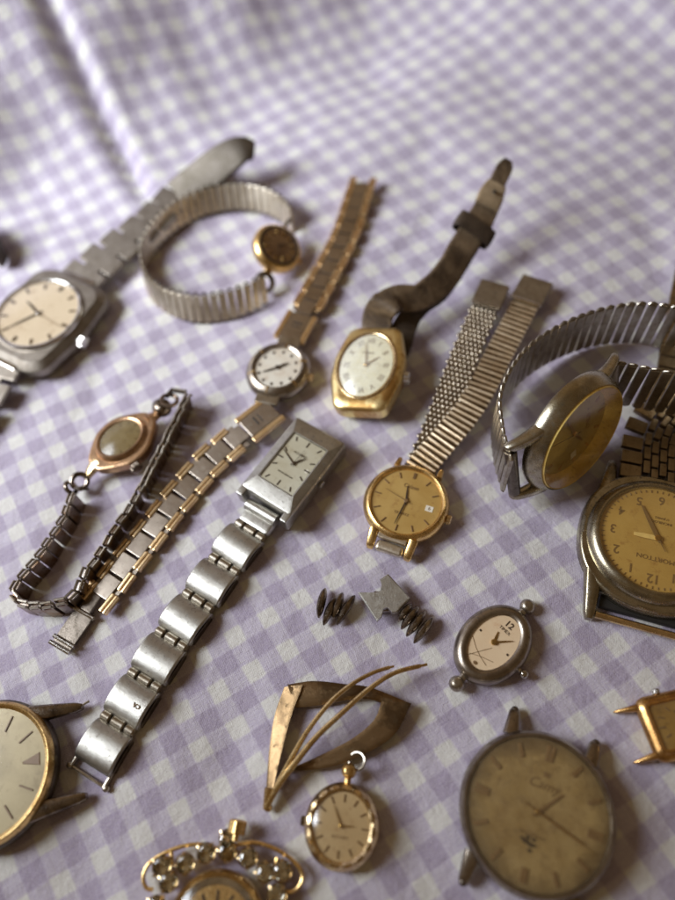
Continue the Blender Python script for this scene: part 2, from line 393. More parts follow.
def cloth_pt(x,y):
    p=V((x,y)); d=(p-cA).dot(cn); u=(p-cA).dot(cdir)
    z=0.; f=V((x,y))
    k=1-sm(13,21,u)
    z1,e1=rise(d,.95,3.5); z+=z1*k; f+=cn*e1*k
    q=V((.35,.94)).normalized(); d2=(p-V((2.,22.))).dot(q); z2,e2=rise(d2,.42,9.); z+=z2*(1-k*.9); f+=q*e2*(1-k*.9)
    # valley crease running down the raised part
    vd=(vB-vA).normalized(); vn=V((vd.y,-vd.x)); a=(p-vA).dot(vn); t=(p-vA).dot(vd)
    wv=.24+.016*max(t,0); m=sm(-1.5,3,t)
    z-=m*.46*math.exp(-(a/wv)**2); z+=m*.15*math.exp(-((a-wv*2.0)/(wv*1.3))**2)+m*.16*math.exp(-((a+wv*3.2)/(wv*2.4))**2)
    # soft hills in the bunched part, faint puckers everywhere
    far=sm(-3,6,d)
    z+=far*(.6*noise.noise(V((x*.17,y*.13,3.1)))+.35*noise.noise(V((x*.5,y*.3,8.)))) 
    q_=min([1.]+[sm(.7*r_,1.5*r_,(p-c_).length) for c_,r_ in REST])
    zw=(.22*noise.noise(V((x*.30,y*.30,1.)))-.34*max(0,.22-abs(noise.noise(V((x*.24+3,y*.20-2,9.)))))+.035*noise.noise(V((x*1.0,y*1.0,5.))))*(.10+.90*q_)
    z+=zw if zw<0 else zw*.6
    # far right: the cloth drops behind a fold
    g=(p-G(600,0).xy); e=(G(690,42).xy-G(600,0).xy).normalized(); dd=g.dot(V((-e.y,e.x)) if V((-e.y,e.x)).y>0 else V((e.y,-e.x)))
    if u>14: z-=3.2*sm(0,1.8,dd); z+=.5*math.exp(-((dd+.6)/1.)**2)
    # left: ground dips under a bulge near the edge
    return V((x,y,z)),AF@f
def cloth():
    bm=bmesh.new(); uvl=bm.loops.layers.uv.new('fabric'); xs=[-34+i*.25 for i in range(int(64/.25)+1)]; ys=[-9+j*.25 for j in range(int(64/.25)+1)]
    W=[];U=[]
    for y in ys:
        for x in xs:
            p,f=cloth_pt(x,y); W.append(bm.verts.new(p)); U.append(f-V((-3.009,4.2758)) if False else (AF@(V((0,0)))+f))
    n=len(xs); o=AF@V((-3.009,4.2758))
    for j in range(len(ys)-1):
        for i in range(n-1):
            q=(j*n+i,j*n+i+1,(j+1)*n+i+1,(j+1)*n+i); fc=bm.faces.new([W[k] for k in q]); fc.smooth=True
            for l,k in zip(fc.loops,q): l[uvl].uv=(U[k][0]-o[0],U[k][1]-o[1])
    me=bpy.data.meshes.new('tablecloth'); bm.to_mesh(me); bm.free(); me.materials.append(M['gingham'])
    ob=bpy.data.objects.new('tablecloth',me); C.objects.link(ob)
    md=ob.modifiers.new('s','SOLIDIFY'); md.thickness=.04; md.offset=-1
    tag(ob,'lilac and white gingham cloth spread under all the watches, bunched up at the back','tablecloth'); return ob
cloth()
def ground():
    b=MB(); b.box((-2,23,-3.2),(90,90,1.),bev=.05); me=b.mesh('table',plain('dark_wood',(.09,.055,.035),.5)); o=bpy.data.objects.new('table',me); C.objects.link(o); tag(o,kind='structure')
ground()

# ------------------------------------------------------------------ watch pieces
def gz(p,z=0.): return V((p.x,p.y,z))
def head_frame(c,up,z,base=0.,tilt=(0,0)):
    """frame on the table: centre pixel c seen at height z, 12 o'clock toward pixel up (same height)"""
    a=G(c[0],c[1],z); b=G(up[0],up[1],z); y=gz(b-a)
    m=fr(V((a.x,a.y,base)),y)
    return m@Matrix.Rotation(rad(tilt[0]),4,'X')@Matrix.Rotation(rad(tilt[1]),4,'Y')
def rootm(T):
    m=fr(V((T.translation.x,T.translation.y,0)),gz(T.col[1].xyz)); return m
def ang_to(T,c,p,z):
    """clock angle (deg, clockwise from 12) in frame T from centre pixel c to pixel p"""
    Ti=T.inverted(); a=Ti@G(c[0],c[1],z); b=Ti@G(p[0],p[1],z); return math.degrees(math.atan2(b.x-a.x,b.y-a.y)),(b-a).xy.length
def hand(root,T,name,ang,L,w,z,mat,tail=.15,style='taper',w2=None):
    b=MB(); R=T@Matrix.Rotation(-rad(ang),4,'Z'); t=.008; w2=w*.35 if w2 is None else w2
    pts=[(-w/2*.6,-tail),(w/2*.6,-tail),(w/2,0),(w/2 if style=='bar' else w/2*.9,L*.55),(w2/2,L),(-w2/2,L),(-w/2 if style=='bar' else -w/2*.9,L*.55),(-w/2,0)]
    b.loft([[V((x,y,z)) for x,y in pts],[V((x,y,z+t)) for x,y in pts]])
    return b.build(name,mat,root,R,weld=False)
def pinion(root,T,r,z,mat,h=.03):
    b=MB(); b.prof(ell(r,r,20),[(0,z-.02),(0,z+h),(-r*.4,z+h+.01)]); return b.build('hand_hub',mat,root,T)
def markers(b,a,c,z,spec,mi=1):
    """spec: list of (clock deg, inner fraction, outer fraction, width)"""
    for d,r0,r1,w in spec:
        s_,k=math.sin(rad(d)),math.cos(rad(d)); p0=V((a*r0*s_,c*r0*k,z)); p1=V((a*r1*s_,c*r1*k,z)); y=p1-p0; L=y.length
        m=fr((p0+p1)/2,y); b.box((0,0,.010),(w,L,.026),m,mi,bev=.005,seg=1)
def crown(root,T,x,y,z,r,L,mat,ang=90,ribs=18,name='crown'):
    """crown on the side of the case; ang: clock direction it points in"""
    R=T@Matrix.Translation((x,y,z))@Matrix.Rotation(-rad(ang),4,'Z')@Matrix.Rotation(-pi/2,4,'X'); b=MB()
    n=ribs*4
    def O(o=0.): return [((r+o+(.05*r if (k//2)%2 else -.03*r))*math.cos(2*pi*k/n),(r+o+(.05*r if (k//2)%2 else -.03*r))*math.sin(2*pi*k/n)) for k in range(n)]
    b.prof(ell(r*.4,r*.4,n),[(0,-.12),(0,.02)],mi=0)
    b.prof(O,[(-r*.15,0),(0,r*.12),(0,L-r*.15),(-r*.2,L),(-r*.6,L+.01)])
    return b.build(name,mat,root,R,ang=30)
def crystal(root,T,O,z,h,mat,name='crystal',edge=.04):
    b=MB(); b.dome(O,z,h,steps=9,edge=edge); return b.build(name,mat,root,T,ang=60)
def lug(root,T,p0,p1,w,z0,z1,mat,h=.22,tipw=.6,name='lug'):
    """horn from p0 to p1 (local xy), dropping from z0 to z1"""
    b=MB(); p0=V(p0);p1=V(p1); d=(p1-p0); n=V((-d.y,d.x)).normalized(); rings=[]
    for i in range(9):
        t=i/8; c=p0+d*t; ww=w/2*(1-(1-tipw)*t)*(1 if i<8 else .7); z=z0+(z1-z0)*t**1.6; hh=h/2*(1-.35*t)*(1 if i<8 else .75); rg=[]
        for k in range(12):
            a=2*pi*k/12; cx=math.copysign(abs(math.cos(a))**.6,math.cos(a)); sz=math.copysign(abs(math.sin(a))**.6,math.sin(a))
            rg.append(V((c.x+n.x*cx*ww,c.y+n.y*cx*ww,z+sz*hh)))
        rings.append(rg)
    b.loft(rings); return b.build(name,mat,root,T,ang=50)
def bar(root,T,p0,p1,r,mat,name='spring_bar'):
    b=MB(); p0=V(p0);p1=V(p1); d=(p1-p0).normalized()
    b.tube([p0,p0+d*.06,p0+d*.061,p1-d*.061,p1-d*.06,p1],[r*.5,r*.5,r,r,r*.5,r*.5],12); return b.build(name,mat,root,T)
def clasp_M(p,t,up): return fr(p,t,up)

# =================================================================== 1. steel watch, top left
def watch_steel_bracelet():
    zt=.8; T=head_frame((37,312),(90,250),zt)
    a=G(37,312,zt); d=V((.49,.87,0)); T=fr(V((a.x,a.y,0)),d)
    r=thing('wristwatch','large matt steel watch with cream dial, its flat link bracelet stretched toward the back left','watch',rootm(T))
    O=poly([(-.95,1.78),(.95,1.78),(1.42,1.5),(1.62,0.),(1.42,-1.5),(.95,-1.78),(-.95,-1.78),(-1.42,-1.5),(-1.62,0),(-1.42,1.5)],.3)
    b=MB(); b.prof(O,[(-.35,.05),(-.1,.12),(0,.28),(0,.5),(-.06,.56),(-.24,.7)],True,True); b.build('case',M['w1steel'],r,T,ang=28)
    b=MB(); b.prof(ell(1.36,1.36),[(.02,.62),(.0,.76),(-.05,.8),(-.11,.78),(-.13,.7)],False,False); b.build('bezel',M['chrome'],r,T,ang=50)
    b=MB(); b.prof(ell(1.26,1.26),[(0,.68),(0,.72)]); markers(b,1.24,1.24,.722,[(k*30,.78,.94,.075 if k%3 else .11) for k in range(12)])
    b.build('dial',[M['d_cream'],M['chrome']],r,T)
    for nm,p,w,m in(('hour_hand',(26,300),.07,M['blackhand']),('minute_hand',(6,327),.055,M['blackhand']),('second_hand',(62,327),.02,M['ink2'])):
        an,L=ang_to(T,(37,312),p,.76); hand(r,T,nm,an,L,w,.75,m)
    pinion(r,T,.05,.76,M['chrome']); crystal(r,T,ell(1.26,1.26),.79,.10,M['glass'])
    crown(r,T,1.62,-.1,.42,.17,.2,M['chrome'])
    # bracelet
    for sgn in(1,-1):
        b=MB(); b.box((0,sgn*1.72,.46),(1.25,.34,.2),bev=.04); b.build('end_link',M['chrome'],r,T)
    s=T@V((0,1.95,.42)); pts=[s,G(112,252,.42),G(150,222,.4),G(185,188,.4),G(205,172,.45)]
    fr_=even(cat(pts),n=8); me=None
    for i,(p,t) in enumerate(fr_):
        w=1.5-.035*i
        b=MB(); b.box((0,0,0),(w,.70,.17),bev=.04); b.box((0,.40,-.04),(w*.42,.24,.14),bev=.02); b.build('link',M['w1steel'],r,fr(p,t)@Matrix.Rotation(rad(5),4,'X'))
    s=T@V((0,-1.95,.40)); pts=[s,G(-20,400,.35),G(-60,470,.3)]
    for i,(p,t) in enumerate(even(cat(pts),n=5)):
        b=MB(); b.box((0,0,0),(1.45,.70,.16),bev=.045); b.box((0,.36,-.03),(.6,.16,.12),bev=.03); b.build('link',M['w1steel'],r,fr(p,t))
    # clasp cover: long arched plate standing up off the cloth
    P=cat([G(178,196,.50),G(200,178,.80),G(225,158,1.15),G(243,148,1.30),G(254,150,1.15)]); pf=even(P,n=14)
    rings=[]
    for i,(p,t) in enumerate(pf):
        w=.56*(1-.45*(i/13)**5); x=t.cross(V((.35,-.30,1))).normalized(); n=x.cross(t)
        rings.append([p+x*w*u+n*q for u,q in((-1,-.05),(-1.04,0.),(-.97,.05),(-.5,.085),(0,.095),(.5,.085),(.97,.05),(1.04,0.),(1,-.05),(1,-.16),(.92,-.16),(.9,-.06),(-.9,-.06),(-.92,-.16),(-1,-.16))])
    b=MB(); Wi=MW[r].inverted(); b.loft(rings,True,True,0,Wi); b.build('clasp_cover',M['cover'],r,ang=40)
    b=MB(); P=[G(200,190,.3),G(222,178,.42),G(240,165,.8)]
    for p,t in even(cat(P),n=2)[:1]: pass
    b.tube([Wi@p for p in cat(P)],.06,8); b.build('clasp_arm',M['dark_steel'],r)
watch_steel_bracelet()

# =================================================================== expansion bands
def staple_link(W,L,T_,mat,edge,gap=.02,loop=.05):
    """one plate of an expansion band with the wire staples at its two long edges; x=width"""
    b=MB(); b.box((0,0,0),(W,L-gap,T_),bev=.025)
    for s_ in(-1,1):
        b.tube([(s_*(W/2-.01),-L*.40,.0),(s_*(W/2+loop*.6),-L*.25,.01),(s_*(W/2+loop),0,.02),(s_*(W/2+loop*.6),L*.25,.01),(s_*(W/2-.01),L*.40,0)],.028,6,mi=1)
    return b.mesh('link',[mat,edge])
def band_on_path(r,P,step,up,mesh,skip=None,jit=0.):
    for i,(p,t) in enumerate(even(P,step=step)):
        if skip and skip(i): continue
        u=up(i,p,t) if callable(up) else up
        # plate: x=width (vertical), y=along, z=outward
        x=u.normalized(); y=(t-x*t.dot(x)).normalized(); z=x.cross(y)
        if jit: y=(y+z*random.uniform(-jit,jit)+x*random.uniform(-jit,jit)*.6).normalized(); z=x.cross(y).normalized(); x=y.cross(z)
        m=Matrix((x,y,z)).transposed().to_4x4(); m.translation=p; child('link',mesh,r,m)

# =================================================================== 2. round expansion-band watch
def ring_watch():
    c=V((-5.12,16.05,0)); R=2.42
    r=thing('wristwatch','small round gold watch closed into a ring by its springy expansion band','watch',Matrix.Translation(c))
    me=staple_link(.80,.235,.10,M['cream_steel'],M['dark_steel'],.02,.08)
    A0,A1=rad(27),rad(38+272); N=47; P=[]
    for k in range(N+1):
        a=A0+(A1-A0)*k/N; q=R*(1+.04*math.sin(2*a+.5)); P.append(c+V((q*math.cos(a)*1.0,q*math.sin(a)*1.02,.35)))
    band_on_path(r,P,.26,V((0,.55,.84)),me,jit=.04)
    # head leaning outward
    hc=G(279,246,.80); out=V((.50,-.22,.80)).normalized(); y=V((.2,1,0)); y=(y-out*y.dot(out)).normalized()
    T=fr(hc-out*.42,y,out)
    b=MB(); O=ell(.78,.80); b.prof(O,[(-.25,0),(-.06,.05),(0,.16),(0,.30),(-.05,.40),(-.13,.45),(-.17,.42)],True,True); b.build('case',M['gold'],r,T,ang=40)
    b=MB(); b.prof(ell(.60,.62),[(0,.43),(0,.45)]); markers(b,.56,.58,.452,[(k*30,.66,.92,.05) for k in range(12)]); b.build('dial',[M['d_brown'],M['goldhand']],r,T)
    b=MB(); b.prof(ell(.62,.64),[(0,.44),(.01,.47),(-.03,.475),(-.04,.44)],False,False); b.build('gasket',M['shadowgap'],r,T)
    hand(r,T,'hour_hand',50,.24,.04,.47,M['ink'],.05); hand(r,T,'minute_hand',170,.36,.03,.48,M['ink'],.05)
    crystal(r,T,ell(.60,.62),.47,.10,M['glass'])
    crown(r,T,.76,0,.22,.09,.09,M['gold'])
    lug(r,T,(-.0,-.7),(-.0,-.98),.3,.15,.1,M['gold'],.16); lug(r,T,(0,.6),(0,.86),.3,.15,.1,M['gold'],.16)
    Wi=MW[r].inverted()
    e1=T@V((0,-.92,.08)); e0=P[-1]
    b=MB(); k=(e1+e0)/2; b.tube([Wi@(k+V((math.cos(a)*.24,math.sin(a)*.14,math.sin(a)*.24))) for a in [2*pi*i/16 for i in range(16)]],.085,8,closed=True); b.build('hook',M['black'],r)
    b=MB(); e1=T@V((0,.86,.08)); b.tube([Wi@e1,Wi@((e1+P[0])/2+V((.04,0,.08))),Wi@P[0]],.07,8); b.build('hook',M['dark_steel'],r)
ring_watch()

# =================================================================== 3. two-tone ladies' watch
def two_tone():
    zt=.6; T=head_frame((277,368),(287,330),zt); a=G(277,366,zt); T=fr(V((a.x,a.y,0)),V((.27,.96,0)))
    r=thing('wristwatch','slim round steel watch with gold edged link bracelet laid out straight, white dial with dots','watch',rootm(T))
    b=MB(); O=ell(.92,.94); b.prof(O,[(-.3,.08),(-.08,.14),(0,.26),(0,.40),(-.05,.48)],True,False); b.prof(O,[(-.05,.48),(-.10,.55),(-.20,.60),(-.26,.56),(-.27,.50)],False,True)
    b.build('case',M['steel_dk2'],r,T,ang=45)
    for k in range(6):
        a_=rad(k*60+3); b=MB(); b.tube([V((.83*math.sin(a_),.85*math.cos(a_),.50)),V((.67*math.sin(a_),.69*math.cos(a_),.61))],.045,10); b.build('bezel_pin',M['gold_pale'],r,T)
    b=MB(); b.prof(ell(.66,.68),[(0,.49),(0,.51)])
    for k in range(12):
        a_=rad(k*30); b.box((.53*math.sin(a_),.55*math.cos(a_),.515),(.07,.09,.014),None,1,.003,1)
    b.build('dial',[M['d_white'],M['ink']],r,T)
    an,L=ang_to(T,(277,365),(257,371),.55); hand(r,T,'minute_hand',an,.44,.06,.535,M['blackhand'],.06)
    an,L=ang_to(T,(277,365),(290,360),.55); hand(r,T,'hour_hand',an,.34,.07,.55,M['blackhand'],.06)
    pinion(r,T,.06,.54,M['blackhand']); crystal(r,T,ell(.66,.68),.57,.08,M['glass']); crown(r,T,.9,-.02,.34,.11,.12,M['gold_pale'])
    for s_ in(1,-1):
        b=MB(); b.box((0,s_*.98,.36),(.66,.34,.16),bev=.03); b.build('end_link',M['steel'],r,T)
    # link meshes, y along
    W=1.02; p=.61
    b=MB(); b.box((0,0,0),(W*.50,p*.91,.13),bev=.022); b.box((0,0,-.035),(W*.8,p*.4,.07),bev=.01); cm=b.mesh('link',M['two_steel'])
    b=MB(); b.box((0,0,0),(W*.10,p*.84,.17),bev=.035); b.box((W*.115,0,-.005),(W*.11,p*.84,.17),bev=.035); sm_=b.mesh('edge_bar',M['gold_edge'])
    def run(P,first,last):
        q=even(cat(P),step=p/1.0)
        for i,(pt,t) in enumerate(q):
            m=fr(pt,t); k=1-.08*(i/len(q))
            if i==0:   # hinge plate next to the head
                pass
            m=m@Matrix.Rotation(rad(random.uniform(-2,2)),4,'X')@Matrix.Rotation(rad(random.uniform(-2.5,2.5)),4,'Y')@Matrix.Rotation(rad(random.uniform(-1.2,1.2)),4,'Z')
            l=child('link',cm,r,m@Matrix.Diagonal((k,1,1,1)))
            for s_ in(-1,1):
                child('edge_bar',sm_,l,m@Matrix.Translation((s_*W*.36*k-(W*.115/2),p*.5,0)))
    # upper bracelet
    def big(c,t,name='end_plate'):
        m=fr(c,t); b=MB(); b.box((0,0,0),(.62,.98,.14),bev=.03); b.box((.02,.12,.068),(.30,.05,.02),None,2,.005,1); b.box((.02,-.02,.068),(.30,.03,.02),None,2,.005,1)
        for s_ in(-1,1): b.box((s_*.40,0,-.005),(.17,1.06,.15),None,1,bev=.035)
        b.build(name,[M['two_steel'],M['gold_edge'],M['shadowgap']],r,m)
    up0=T@V((0,1.62,.32)); t=(G(345,240,.25)-up0).normalized(); big(up0,t)
    P=[up0+t*.78,G(325,275,.22),G(345,235,.2),G(360,190,.22)]; run(P,0,0)
    lo0=T@V((0,-1.62,.32)); t=(G(215,455,.25)-lo0).normalized(); big(lo0,t)
    P=[lo0+t*.80,G(210,462,.22),G(165,515,.2),G(108,587,.2)]; run(P,0,0)
    # fold-over end: hinge pins and flat tongue
    e=G(80,620,.12); t=(G(64,646,.12)-G(100,594,.12)).normalized(); m=fr(e,t)
    b=MB(); b.box((0,-.48,.04),(.36,.52,.1),bev=.04); b.box((0,.22,.0),(.56,.92,.07),bev=.02); b.build('clasp_tongue',M['dark_steel'],r,m)
    for y_,w_ in((-.78,.60),(-.18,.62),(.58,.62),(.74,.62)):
        b=MB(); b.tube([V((-w_/2,y_,.05)),V((w_/2,y_,.05))],.055,10); b.build('clasp_pin',M['chrome'],r,m)
two_tone()

# =================================================================== ribbons (straps)
def ribbon(r,name,P,mats,label=None,th=.13,n=60,stripes=None):
    """P: list of (point, width-direction, width)"""
    c=[p[0] for p in P]; cc=cat(c,10); xs=cat([V(p[1]).normalized() for p in P],10); ws=cat([V((p[2],0,0)) for p in P],10)
    Wi=MW[r].inverted(); rings=[]
    for i in range(len(cc)):
        t=(cc[min(i+1,len(cc)-1)]-cc[max(0,i-1)]).normalized(); x=xs[i]; x=(x-t*x.dot(t)).normalized(); nn=x.cross(t); w=ws[i].x/2
        prof=[(-1,-.5),(-1.02,0),(-.97,.35),(-.85,.5),(-.6,.42),(0,.62),(.6,.42),(.85,.5),(.97,.35),(1.02,0),(1,-.5),(0,-.5)]
        wob=.035*noise.noise(cc[i]*1.7)+.018*noise.noise(cc[i]*5.); w*=1+.05*noise.noise(cc[i]*2.3+V((5,0,0)))
        rings.append([Wi@(cc[i]+x*w*u+nn*(th*q+wob+(.03*noise.noise(cc[i]*3.+V((u*2,0,9))) if q>0 else 0))) for u,q in prof])
    b=MB(); b.loft(rings); return b.build(name,mats,r,None,label,ang=50)

# =================================================================== 4. gold cushion watch with leather strap
def gold_cushion():
    zt=1.0; a=G(370,362,zt); T=fr(V((a.x,a.y,.22)),V((.20,.98,0)))@Matrix.Rotation(rad(-9),4,'Y')@Matrix.Rotation(rad(2),4,'X')
    r=thing('wristwatch','gold tonneau watch with bright oval dial on a curled brown leather strap','watch',rootm(T))
    O=poly([(-.52,1.36),(.62,1.36),(.78,1.22),(1.0,.35),(1.0,-.35),(.72,-1.25),(.55,-1.36),(-.55,-1.36),(-.75,-1.22),(-.99,-.35),(-.99,.35),(-.74,1.22)],.16)
    b=MB(); b.prof(O,[(-.22,0),(-.05,.08),(0,.2),(.0,.5),(-.04,.56)],True,False); b.prof(O,[(-.04,.56),(-.10,.60),(-.3,.66)],False,True); b.build('case',M['gold_w4'],r,T,ang=32)
    b=MB(); b.prof(ell(.79,1.06),[(.05,.63),(.04,.69),(-.0,.71),(-.05,.68),(-.07,.62)],False,False); b.build('bezel',M['gold_pale'],r,T,ang=60)
    b=MB(); b.prof(ell(.72,.99),[(0,.64),(0,.665)])
    rom=['XII','I','II','III','IIII','V','VI','VII','VIII','IX','X','XI']
    for k in range(12):
        a_=rad(k*30); m=Matrix.Translation((.54*math.sin(a_),.79*math.cos(a_),.672))@Matrix.Rotation(-a_,4,'Z'); b.text(rom[k],.24,m,1,.006,.8)
    b.text('Orient',.12,Matrix.Translation((0,.40,.672)),1,.005)
    b.build('dial',[M['d_bright'],M['ink2']],r,T,weld=False)
    hand(r,T,'hour_hand',52,.42,.05,.69,M['goldhand'],.08); hand(r,T,'minute_hand',-10,.72,.035,.70,M['goldhand'],.1); pinion(r,T,.05,.70,M['goldhand'])
    crystal(r,T,ell(.73,1.),.69,.17,M['glass_w4']); crown(r,T,1.0,-.15,.32,.15,.17,M['chrome'])
    # strap: out of the case, over a hump, twisting and running to the back
    W=.84
    Zu=V((0,0,1))
    P=[(T@V((-.02,1.25,.22)),V((1,-.1,0)),W),(T@V((0,1.7,.55)),V((1,-.2,.0)),W),(G(386,304,1.2),V((.95,-.35,-.1)),W),(G(398,298,1.1),V((.75,-.55,-.6)),W*.9),(G(420,297,.9),V((.45,-.6,-.75)),W*.9),(G(445,277,.95),V((.55,-.45,-.6)),W),(G(463,248,1.1),V((.7,-.35,-.45)),W),(G(479,222,1.3),V((.75,-.35,-.4)),W*.95),(G(489,203,1.5),V((.8,-.35,-.35)),W*.85)]
    ribbon(r,'strap',P,M['leather'],th=.15)
    P=[(G(487,206,1.6),V((.8,-.35,-.35)),W*.88),(G(492,194,1.7),V((.8,-.35,-.35)),W*.86),(G(497,184,1.78),V((.8,-.35,-.35)),W*.70)]
    ribbon(r,'strap_end',P,M['leather_l'],'frayed tan end of the strap with one hole',th=.12)
    P=[(G(495,188,1.72),V((.8,-.35,-.35)),.50),(G(501,175,1.85),V((.85,-.3,-.35)),.50),(G(505,167,1.92),V((.85,-.3,-.3)),.46),(G(508,161,1.95),V((.85,-.3,-.3)),.26)]
    ribbon(r,'strap_tip',P,M['leather'],th=.12)
    Wi=MW[r].inverted()
    # keeper loop round the strap
    c=G(474,230,1.25); t=(G(484,212,1.4)-G(463,248,1.1)).normalized(); x=V((.75,-.35,-.42)); x=(x-t*x.dot(t)).normalized(); n=x.cross(t)
    def lp(s_):
        return [ (c+t*s_+x*(.56*math.copysign(abs(math.cos(a))**.4,math.cos(a)))+n*(.14*math.copysign(abs(math.sin(a))**.5,math.sin(a)))) for a in [2*pi*k/28 for k in range(28)]]
    def lq(s_,q):
        return [ (c+t*s_+x*((.56+q)*math.copysign(abs(math.cos(a))**.4,math.cos(a)))+n*((.14+q)*math.copysign(abs(math.sin(a))**.5,math.sin(a)))) for a in [2*pi*k/28 for k in range(28)]]
    b=MB(); b.loft([lp(-.24),lq(-.26,.05),lq(-.1,.07),lq(.1,.07),lq(.26,.05),lp(.24)],False,False,0,Wi); b.build('keeper_loop',M['leather_d'],r,ang=50)
    b=MB(); hc=G(494.5,191.5,1.82); b.ball(Wi@hc,.055); b.build('buckle_hole',M['hole'],r)
    # the other half of the strap, folded back below
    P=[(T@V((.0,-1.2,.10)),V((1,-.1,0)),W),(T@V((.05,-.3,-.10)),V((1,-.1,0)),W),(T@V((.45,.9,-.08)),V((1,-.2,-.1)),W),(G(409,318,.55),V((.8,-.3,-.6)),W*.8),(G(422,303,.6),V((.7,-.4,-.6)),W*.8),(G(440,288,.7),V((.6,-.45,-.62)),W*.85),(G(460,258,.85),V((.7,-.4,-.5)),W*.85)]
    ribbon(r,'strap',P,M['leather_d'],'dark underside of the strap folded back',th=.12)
gold_cushion()

# =================================================================== 5. amber dial watch with striped band
def amber_date():
    zt=.5; a=G(406,500,zt); T=fr(V((a.x,a.y,0)),V((.37,.93,0)))
    r=thing('wristwatch','gold watch with amber dial, its striped expansion band lying beside a mesh band','watch',rootm(T))
    O=ell(1.07,1.07); b=MB(); b.prof(O,[(-.4,.04),(-.12,.08),(-.02,.2),(0,.3),(-.03,.38)],True,False); b.prof(O,[(-.03,.38),(-.07,.46),(-.14,.50),(-.19,.46)],False,False); b.prof(O,[(-.19,.46),(-.2,.40)],False,True)
    b.build('case',M['gold'],r,T,ang=45)
    b=MB(); b.prof(ell(.87,.87),[(0,.39),(0,.41)]); markers(b,.86,.86,.412,[(k*30,.76,.95,.03) for k in range(12) if k!=3]+[(-3,.76,.95,.03)])
    b.box((.60,0,.414),(.19,.15,.012),None,2,.003,1); b.text('6',.13,Matrix.Translation((.60,0,.424)),1,.004)
    b.text('Citizen',.15,Matrix.Translation((0,.42,.416)),1,.005,.9); b.text('QUARTZ',.09,Matrix.Translation((0,-.34,.416)),1,.005)
    b.build('dial',[M['d_amber'],M['ink2'],M['paper']],r,T,weld=False)
    c=(407.4,501); an,L=ang_to(T,c,(409,487),.45); hand(r,T,'hour_hand',an,.42,.045,.43,M['ink'],.1)
    an,L=ang_to(T,c,(397,521),.45); hand(r,T,'minute_hand',an,.66,.04,.44,M['ink'],.1); hand(r,T,'second_hand',-75,.62,.012,.45,M['ink2'],.15); pinion(r,T,.05,.44,M['ink2'])
    crystal(r,T,ell(.88,.88),.46,.06,M['glass']); crown(r,T,1.06,-.05,.25,.11,.12,M['gold_pale'])
    for sx in(-1,1):
        lug(r,T,(sx*.50,-.92),(sx*.47,-1.36),.25,.32,.16,M['gold'],.27,.8)
        lug(r,T,(sx*.56,.92),(sx*.55,1.22),.16,.28,.2,M['gold'],.22,.7)
    b=MB(); b.box((0,-1.02,.33),(.72,.12,.16),bev=.02); b.box((0,-1.23,.2),(.70,.27,.22),bev=.09,seg=3); b.build('band_stub',M['cream_steel'],r,T)
    # striped band
    Pt=cat([T@V((0,1.05,.24)),G(470,408,.3),G(500,352,.35),G(526,303,.38)]); q=even(Pt,step=.165); me=MB(); me.loft([[V((x,math.cos(a)*.052*k,math.sin(a)*.075*k+.0)) for a in [2*pi*j/12 for j in range(12)]] for x,k in((-.39,.6),(-.375,1),(.375,1),(.39,.6))]); me=me.mesh('link',M['mesh_gilt'])
    Wi=MW[r].inverted()
    b=MB(); pp=[Wi@x for x,_ in even(Pt,n=20)]
    rings=[]
    for i,p in enumerate(pp):
        t=(pp[min(i+1,19)]-pp[max(0,i-1)]).normalized(); x=t.cross(V((0,0,1))).normalized(); rings.append([p+x*.36*s_+V((0,0,h)) for s_,h in((-1,-.06),(-1,.02),(1,.02),(1,-.06))])
    b.loft(rings); b.build('band_core',M['black'],r)
    for i,(p,t) in enumerate(q[:-1]): child('link',me,r,fr(p+V((0,0,random.uniform(-.008,.008))),t)@Matrix.Rotation(rad(random.uniform(-2.5,2.5)),4,'Z')@Matrix.Rotation(rad(random.uniform(-1.5,1.5)),4,'Y'))
    p,t=q[-1]
    def cap(p,t,w,L,z=0.):
        m=fr(p+t*(L/2-.05)+V((0,0,z)),t+V((0,0,-.05))); b=MB(); b.box((0,0,0),(w,L,.22),bev=.04); b.build('end_cap',M['steel_dk'],r,m)
        b=MB(); b.box((0,-L/2-.02,.04),(w*.98,.10,.16),bev=.04); b.build('cap_lip',M['chrome'],r,m)
    cap(p,t,.92,.95,.04)
    # mesh band alongside: woven beads
    Pm=cat([G(420,470,.1),G(443,414,.25),G(466,352,.42),G(486,306,.5)]); q=even(Pm,step=.15)
    b=MB()
    for i,(p,t) in enumerate(q):
        m=Wi@fr(p,t)
        for k in range(-4,5):
            o=.062 if i%2 else 0
            if abs(k*.125+o)>.38: continue
            b.ball(m@V((k*.125+o,0,0)),.066,n=8,sq=(.9,1.15,.8))
    for i,(p,t) in enumerate(q): b.box((0,0,-.04),(.74,.17,.06),Wi@fr(p,t),bev=0)
    b.build('mesh_band',M['bead'],r,weld=False); p,t=q[-1]; cap(p,t,.86,.85,.05)
amber_date()

